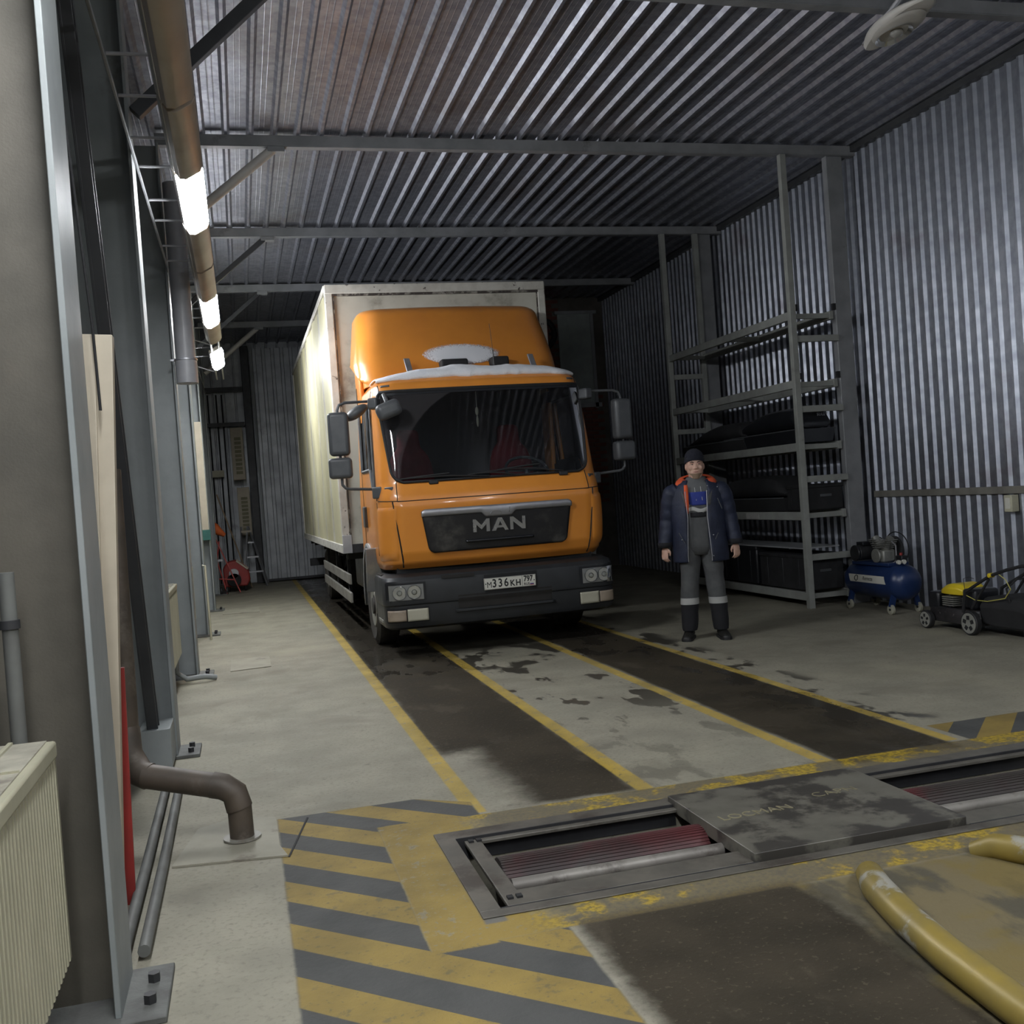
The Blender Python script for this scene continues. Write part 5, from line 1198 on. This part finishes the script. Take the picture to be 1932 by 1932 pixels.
blob(hp(0, -.083, -.098), (.024, .020, .018)); blob(hp(0, -.094, -.056), (.024, .010, .006)); blob(hp(0, -.092, -.068), (.020, .011, .007))
# legs
for s in (-1, 1):
    mb.tube([A(s*.09, 0, .88), A(s*.13, -.01, .48), A(s*.145, .01, .10)], [.088, .058, .042], 14)
# arms
ARM = {}
for s in (-1, 1):
    sh = A(s*.215, .0, 1.40); el = A(s*.285, .035, 1.13); wr = A(s*.325, -.01, .90)
    ARM[s] = (sh, el, wr); mb.tube([sh, el, wr], [.052, .043, .029], 12)
    # hand: palm faces the thigh; fingers curl forward and down
    d = (A(s*.335, -.035, .80)-wr).normalized(); fw = Vector((-s*.75, -.66, 0)).normalized(); fw = (fw-d*fw.dot(d)).normalized(); pn = d.cross(fw)*s   # toward thigh
    pc = wr+d*.055
    R3 = Matrix((fw, pn, d)).transposed()
    mb.ell(pc, (.043, .017, .056), 14, 10, R3)
    for k, (off, ln) in enumerate(((.030, .072), (.010, .080), (-.011, .074), (-.031, .058))):
        b0 = pc+d*.042+fw*off; k1 = b0+d*ln*.42+pn*.006; k2 = k1+d*ln*.22+pn*ln*.30; k3 = k2+pn*ln*.22+d*ln*.02
        mb.tube([b0-d*.015, b0, k1, k2, k3], [.0095, .0095, .0088, .008, .0065], 8)
    t0 = pc-d*.020+fw*.035; mb.tube([t0-fw*.014, t0+fw*.016+d*.018, t0+fw*.022+d*.046+pn*.010, t0+fw*.014+d*.066+pn*.018], [.012, .0115, .010, .0075], 8)
    ARM[s] += (pc, d, fw, pn)
for f_ in mb.bm.faces: f_.smooth = True
body = obj('body', mb, 'skin', man, ang=180)
q = body.modifiers.new('r', 'REMESH'); q.mode = 'VOXEL'; q.voxel_size = .0052; q.use_smooth_shade = True
q = body.modifiers.new('s', 'SMOOTH'); q.factor = .5; q.iterations = 3
for s in (-1, 1):
    mb = MB(); mb.ell(hp(s*.031, -.0895, .010), (.0115, .007, .0042), 12, 8, Hm); ey = obj('eye', mb, 'eye_white', man)
    mb = MB(); mb.ell(hp(s*.031, -.0975, .010), (.0048, .003, .0045), 10, 6, Hm); obj('iris', mb, 'hair', ey)
    mb = MB(); mb.tube([hp(s*.015, -.0995, .028), hp(s*.032, -.099, .035), hp(s*.053, -.086, .029)], [.0042, .0055, .0035], 6); obj('eyebrow', mb, 'hair', man)
    mb = MB(); mb.tube([hp(s*.019, -.0965, .014), hp(s*.031, -.0985, .0185), hp(s*.044, -.093, .014)], .0022, 5); obj('eyelid', mb, 'lips', man)
mb = MB(); mb.tube([hp(-.024, -.094, -.061), hp(-.010, -.1035, -.060), hp(0, -.1045, -.062), hp(.010, -.1035, -.060), hp(.024, -.094, -.061)], [.0015, .0042, .0046, .0042, .0015], 6); obj('mouth', mb, 'lips', man)
mb = MB(); mb.grid(lambda a, b_: hp((.0735-.02*b_)*math.cos(PI+PI*a)*(1-.15*b_), -.014-.010*b_+(.0915-.020*b_)*math.sin(PI+PI*a)-.003*math.sin(PI*a), -.060-.062*b_-.016*math.sin(PI*a)*(1-b_)), 24, 8); obj('beard', mb, 'beard', man, ang=180)
# knit cap
mb = MB(); capr = [(.030, .088, .108), (.045, .0895, .110), (.075, .089, .109), (.105, .080, .099), (.130, .060, .077), (.148, .03, .04), (.152, .008, .01)]
mb.loft([[hp(rx*math.cos(a), .008+ry*math.sin(a), z+(.024*(-math.sin(a)) if z < .07 else .01)*(1 if math.sin(a) < 0 else 1.6)) for a in [2*PI*k/28 for k in range(28)]] for z, rx, ry in capr]); cap = obj('knit_cap', mb, 'knit', man, ang=80)
mb = MB(); mb.loft([[hp(rx*math.cos(a), .008+ry*math.sin(a), z+.024*(-math.sin(a))*(1 if math.sin(a) < 0 else 1.6)) for a in [2*PI*k/28 for k in range(28)]] for z, rx, ry in ((.024, .090, .110), (.030, .094, .114), (.058, .0945, .1145), (.064, .090, .110))], caps=False); obj('cap_brim', mb, 'knit', cap, ang=80)
# hoodie at the neck, blue shirt, bib overalls
mb = MB(); mb.loft([ring(0, -.005, z, rx, ry, p=2.2) for z, rx, ry in ((1.30, .205, .145), (1.40, .20, .135), (1.46, .145, .115), (1.485, .105, .098), (1.515, .092, .094), (1.530, .080, .084))], caps=False); obj('hoodie', mb, 'hoodie', man, ang=80, solid=-.004)
for sx_ in (-.02, .035):
    mb = MB(); mb.tube([A(sx_, -.105, 1.47), A(sx_+.004, -.150, 1.40), A(sx_+.012, -.162, 1.31)], .0035, 5); obj('drawstring', mb, 'reflective', man)
mb = MB(); mb.grid(lambda a, b_: A(-.075+.165*a, -.156+.02*(2*a-1)**2-.004*b_, 1.265+.125*b_), 10, 8); obj('shirt_panel', mb, 'shirt_blue', man, solid=.006)
mb = MB()
rowsT = [(.80, .175, .120), (.88, .195, .145), (1.0, .198, .158), (1.12, .200, .160), (1.22, .205, .158), (1.275, .205, .154)]
mb.loft([ring(0, 0, z, rx, ry, p=2.4) for z, rx, ry in rowsT]); ov = obj('overall_bib', mb, 'work_grey', man, ang=80)
for s in (-1, 1):
    mb = MB(); mb.grid(lambda a, b_: A(s*(.085+.04*b_)+s*.032*a, -.158+.09*b_**2.2-.0, 1.26+.20*b_), 3, 10); obj('shoulder_strap', mb, 'work_grey', ov, solid=.006)
mb = MB(); mb.grid(lambda a, b_: A(-.098+.19*a, -.1625+.02*(2*a-1)**2, 1.205+.038*b_+.012*math.sin(a*7)), 16, 3); obj('reflective_band', mb, 'reflective', ov, solid=.004)
mb = MB(); mb.grid(lambda a, b_: A(-.085+.17*a, -.163+.02*(2*a-1)**2, 1.155+.045*b_), 10, 3); obj('chest_pocket', mb, 'work_dark', ov, solid=.004)
mb = MB(); mb.grid(lambda a, b_: A(-.105+.03*a, -.160, 1.255+.022*b_), 3, 3); obj('badge', mb, 'reflective', ov, solid=.004)
for s in (-1, 1):
    lx = .105
    def leg_rings(tab): return [ring(s*x, y, z, rx, ry, n=20, p=2.2) for z, x, y, rx, ry in tab]
    L = [(.90, .098, .0, .105, .135), (.76, .102, -.0, .100, .125), (.62, .112, -.005, .092, .108), (.50, .122, -.012, .086, .098), (.38, .130, -.01, .083, .092)]
    def wob(rg, amp):
        for i, r0 in enumerate(rg):
            for p in r0: n_ = noise.noise(p*9); c_ = A(s*.11, 0, p.z); p += (p-c_).normalized()*n_*amp
        return rg
    mb = MB(); mb.loft(wob(leg_rings([(z, x, y, rx, ry) for (z0_, x0, y0_, rx0, ry0), (z1_, x1, y1_, rx1, ry1) in zip(L, L[1:]) for q_ in (0, .33, .66) for z, x, y, rx, ry in [(z0_+(z1_-z0_)*q_, x0+(x1-x0)*q_, y0_+(y1_-y0_)*q_, rx0+(rx1-rx0)*q_, ry0+(ry1-ry0)*q_)]]+[L[-1]]), .010)); lg = obj('trouser_leg', mb, 'work_grey', man, ang=80)
    mb = MB(); mb.loft(leg_rings([(.395, .130, -.01, .087, .096), (.335, .133, -.01, .088, .096)])); obj('reflective_band', mb, 'reflective', lg)
    mb = MB(); mb.loft(wob(leg_rings([(.34, .133, -.01, .084, .092), (.26, .138, -.005, .080, .09), (.18, .143, .0, .077, .09), (.11, .146, .0, .074, .09), (.085, .147, -.002, .068, .085)]), .008)); obj('trouser_hem', mb, 'work_dark', lg, ang=80)
    fx = s*.158; mb = MB()
    foot = [(.095, .045, .11), (.07, .05, .12), (.02, .052, .115), (-.05, .050, .085), (-.11, .052, .07), (-.16, .048, .058), (-.185, .034, .045), (-.195, .015, .03)]
    a_ = s*math.radians(9)
    rot = lambda x, y: (x*math.cos(a_)-y*math.sin(a_), x*math.sin(a_)+y*math.cos(a_))
    R_ = []
    for y, hw_, h_ in foot:
        r0 = []
        for x, z in ((-hw_, .022), (-hw_*.98, h_*.55), (-hw_*.6, h_), (hw_*.6, h_), (hw_*.98, h_*.55), (hw_, .022)):
            xx, yy = rot(x, y); r0.append(A(fx+xx, yy, z))
        R_.append(r0)
    mb.loft(R_); bt = obj('boot', mb, 'boot', man, ang=60, sub=1)
    mb = MB(); R_ = []
    for y, hw_, h_ in foot:
        r0 = []
        for x, z in ((-hw_*1.04, .001), (-hw_*1.04, .026), (hw_*1.04, .026), (hw_*1.04, .001)):
            xx, yy = rot(x, y*1.02); r0.append(A(fx+xx, yy, z))
        R_.append(r0)
    mb.loft(R_); obj('sole', mb, 'rubber', bt, ang=50)
# jacket: open at the front, folds by noise
def jr(z, rx, ry, cy_, oL, oR, n=44):
    """open ring from the left front edge round the back to the right front edge; oL/oR x of the edges"""
    out = []
    aL = PI+math.acos(min(1, abs(oL)/rx)); aR = 2*PI-math.acos(min(1, abs(oR)/rx))
    a0 = aR-2*PI; a1 = aL    # right edge -> back -> left edge, counter-clockwise
    for k in range(n+1):
        a = a0+(a1-a0)*k/n; c = math.cos(a); s_ = math.sin(a)
        p = A(rx*c, cy_+ry*math.copysign(abs(s_)**.85, s_), z); w_ = noise.noise(Vector((p.x*7, p.y*7, z*4)))*.016
        p += Vector((c, s_, 0))*w_; out.append(p)
    return out
J = [(.735, .262, .195, .01, -.13, .10), (.80, .262, .195, .01, -.12, .095), (.95, .258, .192, .01, -.105, .085), (1.10, .252, .190, .01, -.098, .082), (1.25, .256, .185, .01, -.100, .088), (1.36, .262, .172, .01, -.108, .10), (1.42, .245, .155, .012, -.10, .10), (1.47, .185, .135, .015, -.09, .095), (1.505, .135, .118, .02, -.08, .085)]
rowsJ = []
for (a, b_) in zip(J, J[1:]):
    for q_ in (0, .25, .5, .75): rowsJ.append(tuple(a[i]+(b_[i]-a[i])*q_ for i in range(6)))
rowsJ.append(J[-1])
mb = MB(); mb.loft([jr(*r0) for r0 in rowsJ], caps=False, closed=False); jk = obj('jacket', mb, 'navy', man, ang=80, solid=.014)
for s in (-1, 1):
    sh, el, wr = ARM[s][:3]; pts = []; rs = []
    ctl = [(sh+Vector((-s*.045, 0, .015)), .080), (sh+Vector((s*.012, 0, -.02)), .098), ((sh+el)/2+Vector((s*.012, 0, 0)), .088), (el, .080), ((el+wr)/2, .075), (wr+Vector((0, 0, .01)), .068), (wr+Vector((0, 0, -.015)), .060)]
    for (p0, r0), (p1, r1) in zip(ctl, ctl[1:]):
        for q_ in (0, .25, .5, .75): pts.append(p0+(p1-p0)*q_); rs.append((r0+(r1-r0)*q_)*(1+.05*math.sin(len(pts)*1.9+s)))
    pts.append(ctl[-1][0]); rs.append(ctl[-1][1])
    mb = MB(); mb.tube(pts, rs, 18, caps=False); obj('sleeve', mb, 'navy', jk, ang=80, solid=.010, sub=1)
    mb = MB(); mb.tube([wr+Vector((0, 0, .03)), wr+Vector((0, 0, -.018))], [.064, .061], 18, caps=False); obj('cuff', mb, 'work_dark', jk, solid=-.006)
# orange lined collar / hood opening and lapels
mb = MB(); n = 30
def colr_pt(k, lvl):
    a = -PI*.30+(PI*1.60)*k/n; c = math.cos(a); s_ = math.sin(a)
    up = .5+.5*s_
    r_ = .098+.085*lvl*(1-.25*up); return A(r_*c*1.12, .015+r_*s_*.85, 1.500+.045*up+(-.018-.050*(1-up))*lvl*1.2+.026*math.sin(PI*lvl*.85))
mb.loft([[colr_pt(k, l_/5) for k in range(n+1)] for l_ in range(6)], caps=False, closed=False); obj('orange_collar', mb, 'orange_lining', jk, ang=80, solid=.008)
mb = MB(); mb.loft([[colr_pt(k, 1.0)+Vector((0, 0, -.002)) for k in range(n+1)], [colr_pt(k, 1.12)+Vector((0, 0, -.03)) for k in range(n+1)], [A((colr_pt(k, 1.0).x-PXc)*.95, (colr_pt(k, 1.0).y-PYc)*.95, 1.43) for k in range(n+1)]], caps=False, closed=False); obj('hood', mb, 'navy', jk, ang=80, solid=.008)
mb = MB(); mb.loft([[A(-.115, -.158, 1.46), A(-.082, -.150, 1.46)], [A(-.118, -.170, 1.38), A(-.078, -.168, 1.38)], [A(-.112, -.180, 1.30), A(-.080, -.178, 1.28)], [A(-.104, -.184, 1.20), A(-.090, -.182, 1.19)]], caps=False, closed=False); obj('orange_facing', mb, 'orange_lining', jk, solid=.006)
for s, x0, x1 in ((-1, -.108, -.118), (1, .09, .10)):
    mb = MB(); mb.tube([A(x0, -.175, 1.40), A(x0+(.01 if s < 0 else -.008), -.192, 1.15), A(x1, -.19, .80), A(x1, -.187, .745)], .0045, 5); obj('zip', mb, 'chrome_dull', jk)
for (x, z, x2, z2) in ((.185, 1.32, .22, 1.22), (-.19, 1.02, -.14, .92), (.17, 1.0, .14, .94)):
    mb = MB(); mb.tube([A(x, -.165, z), A(x2, -.155 if x > .2 else -.17, z2)], .004, 5); obj('pocket_zip', mb, 'mirror_grey', jk)
for (x, z) in ((-.165, .955), (.125, .985), (.115, .79), (.19, 1.425), (.10, 1.44)):
    mb = MB(); mb.ell(A(x, -.192 if z < 1.2 else -.14, z), (.006, .004, .006), 8, 6); obj('snap', mb, 'chrome', jk)
# folded paper in his right hand (left in the picture)
pc, d, fw, pn = ARM[-1][3:]
mb = MB(); c0 = pc+d*.050+pn*.010; mb.loft([[c0+fw*a*.035+Vector((b_*.050, 0, b_*.050))*1.0+pn*t_ for a, b_ in ((-.4, -.5), (.4, -.5), (.4, .9), (-.4, .9))] for t_ in (0, .003)])
o = obj('folded_paper', mb, 'paper', at=tuple(c0)); tag(o, 'small folded white paper held in the hand of the man in the winter jacket', 'paper')

th_ = math.radians(-24); man.rotation_euler.z = th_
v = Vector(o.location)-Vector((PXc, PYc, 0)); v.rotate(Matrix.Rotation(th_, 3, 'Z')); o.location = v+Vector((PXc, PYc, 0)); o.rotation_euler.z = th_
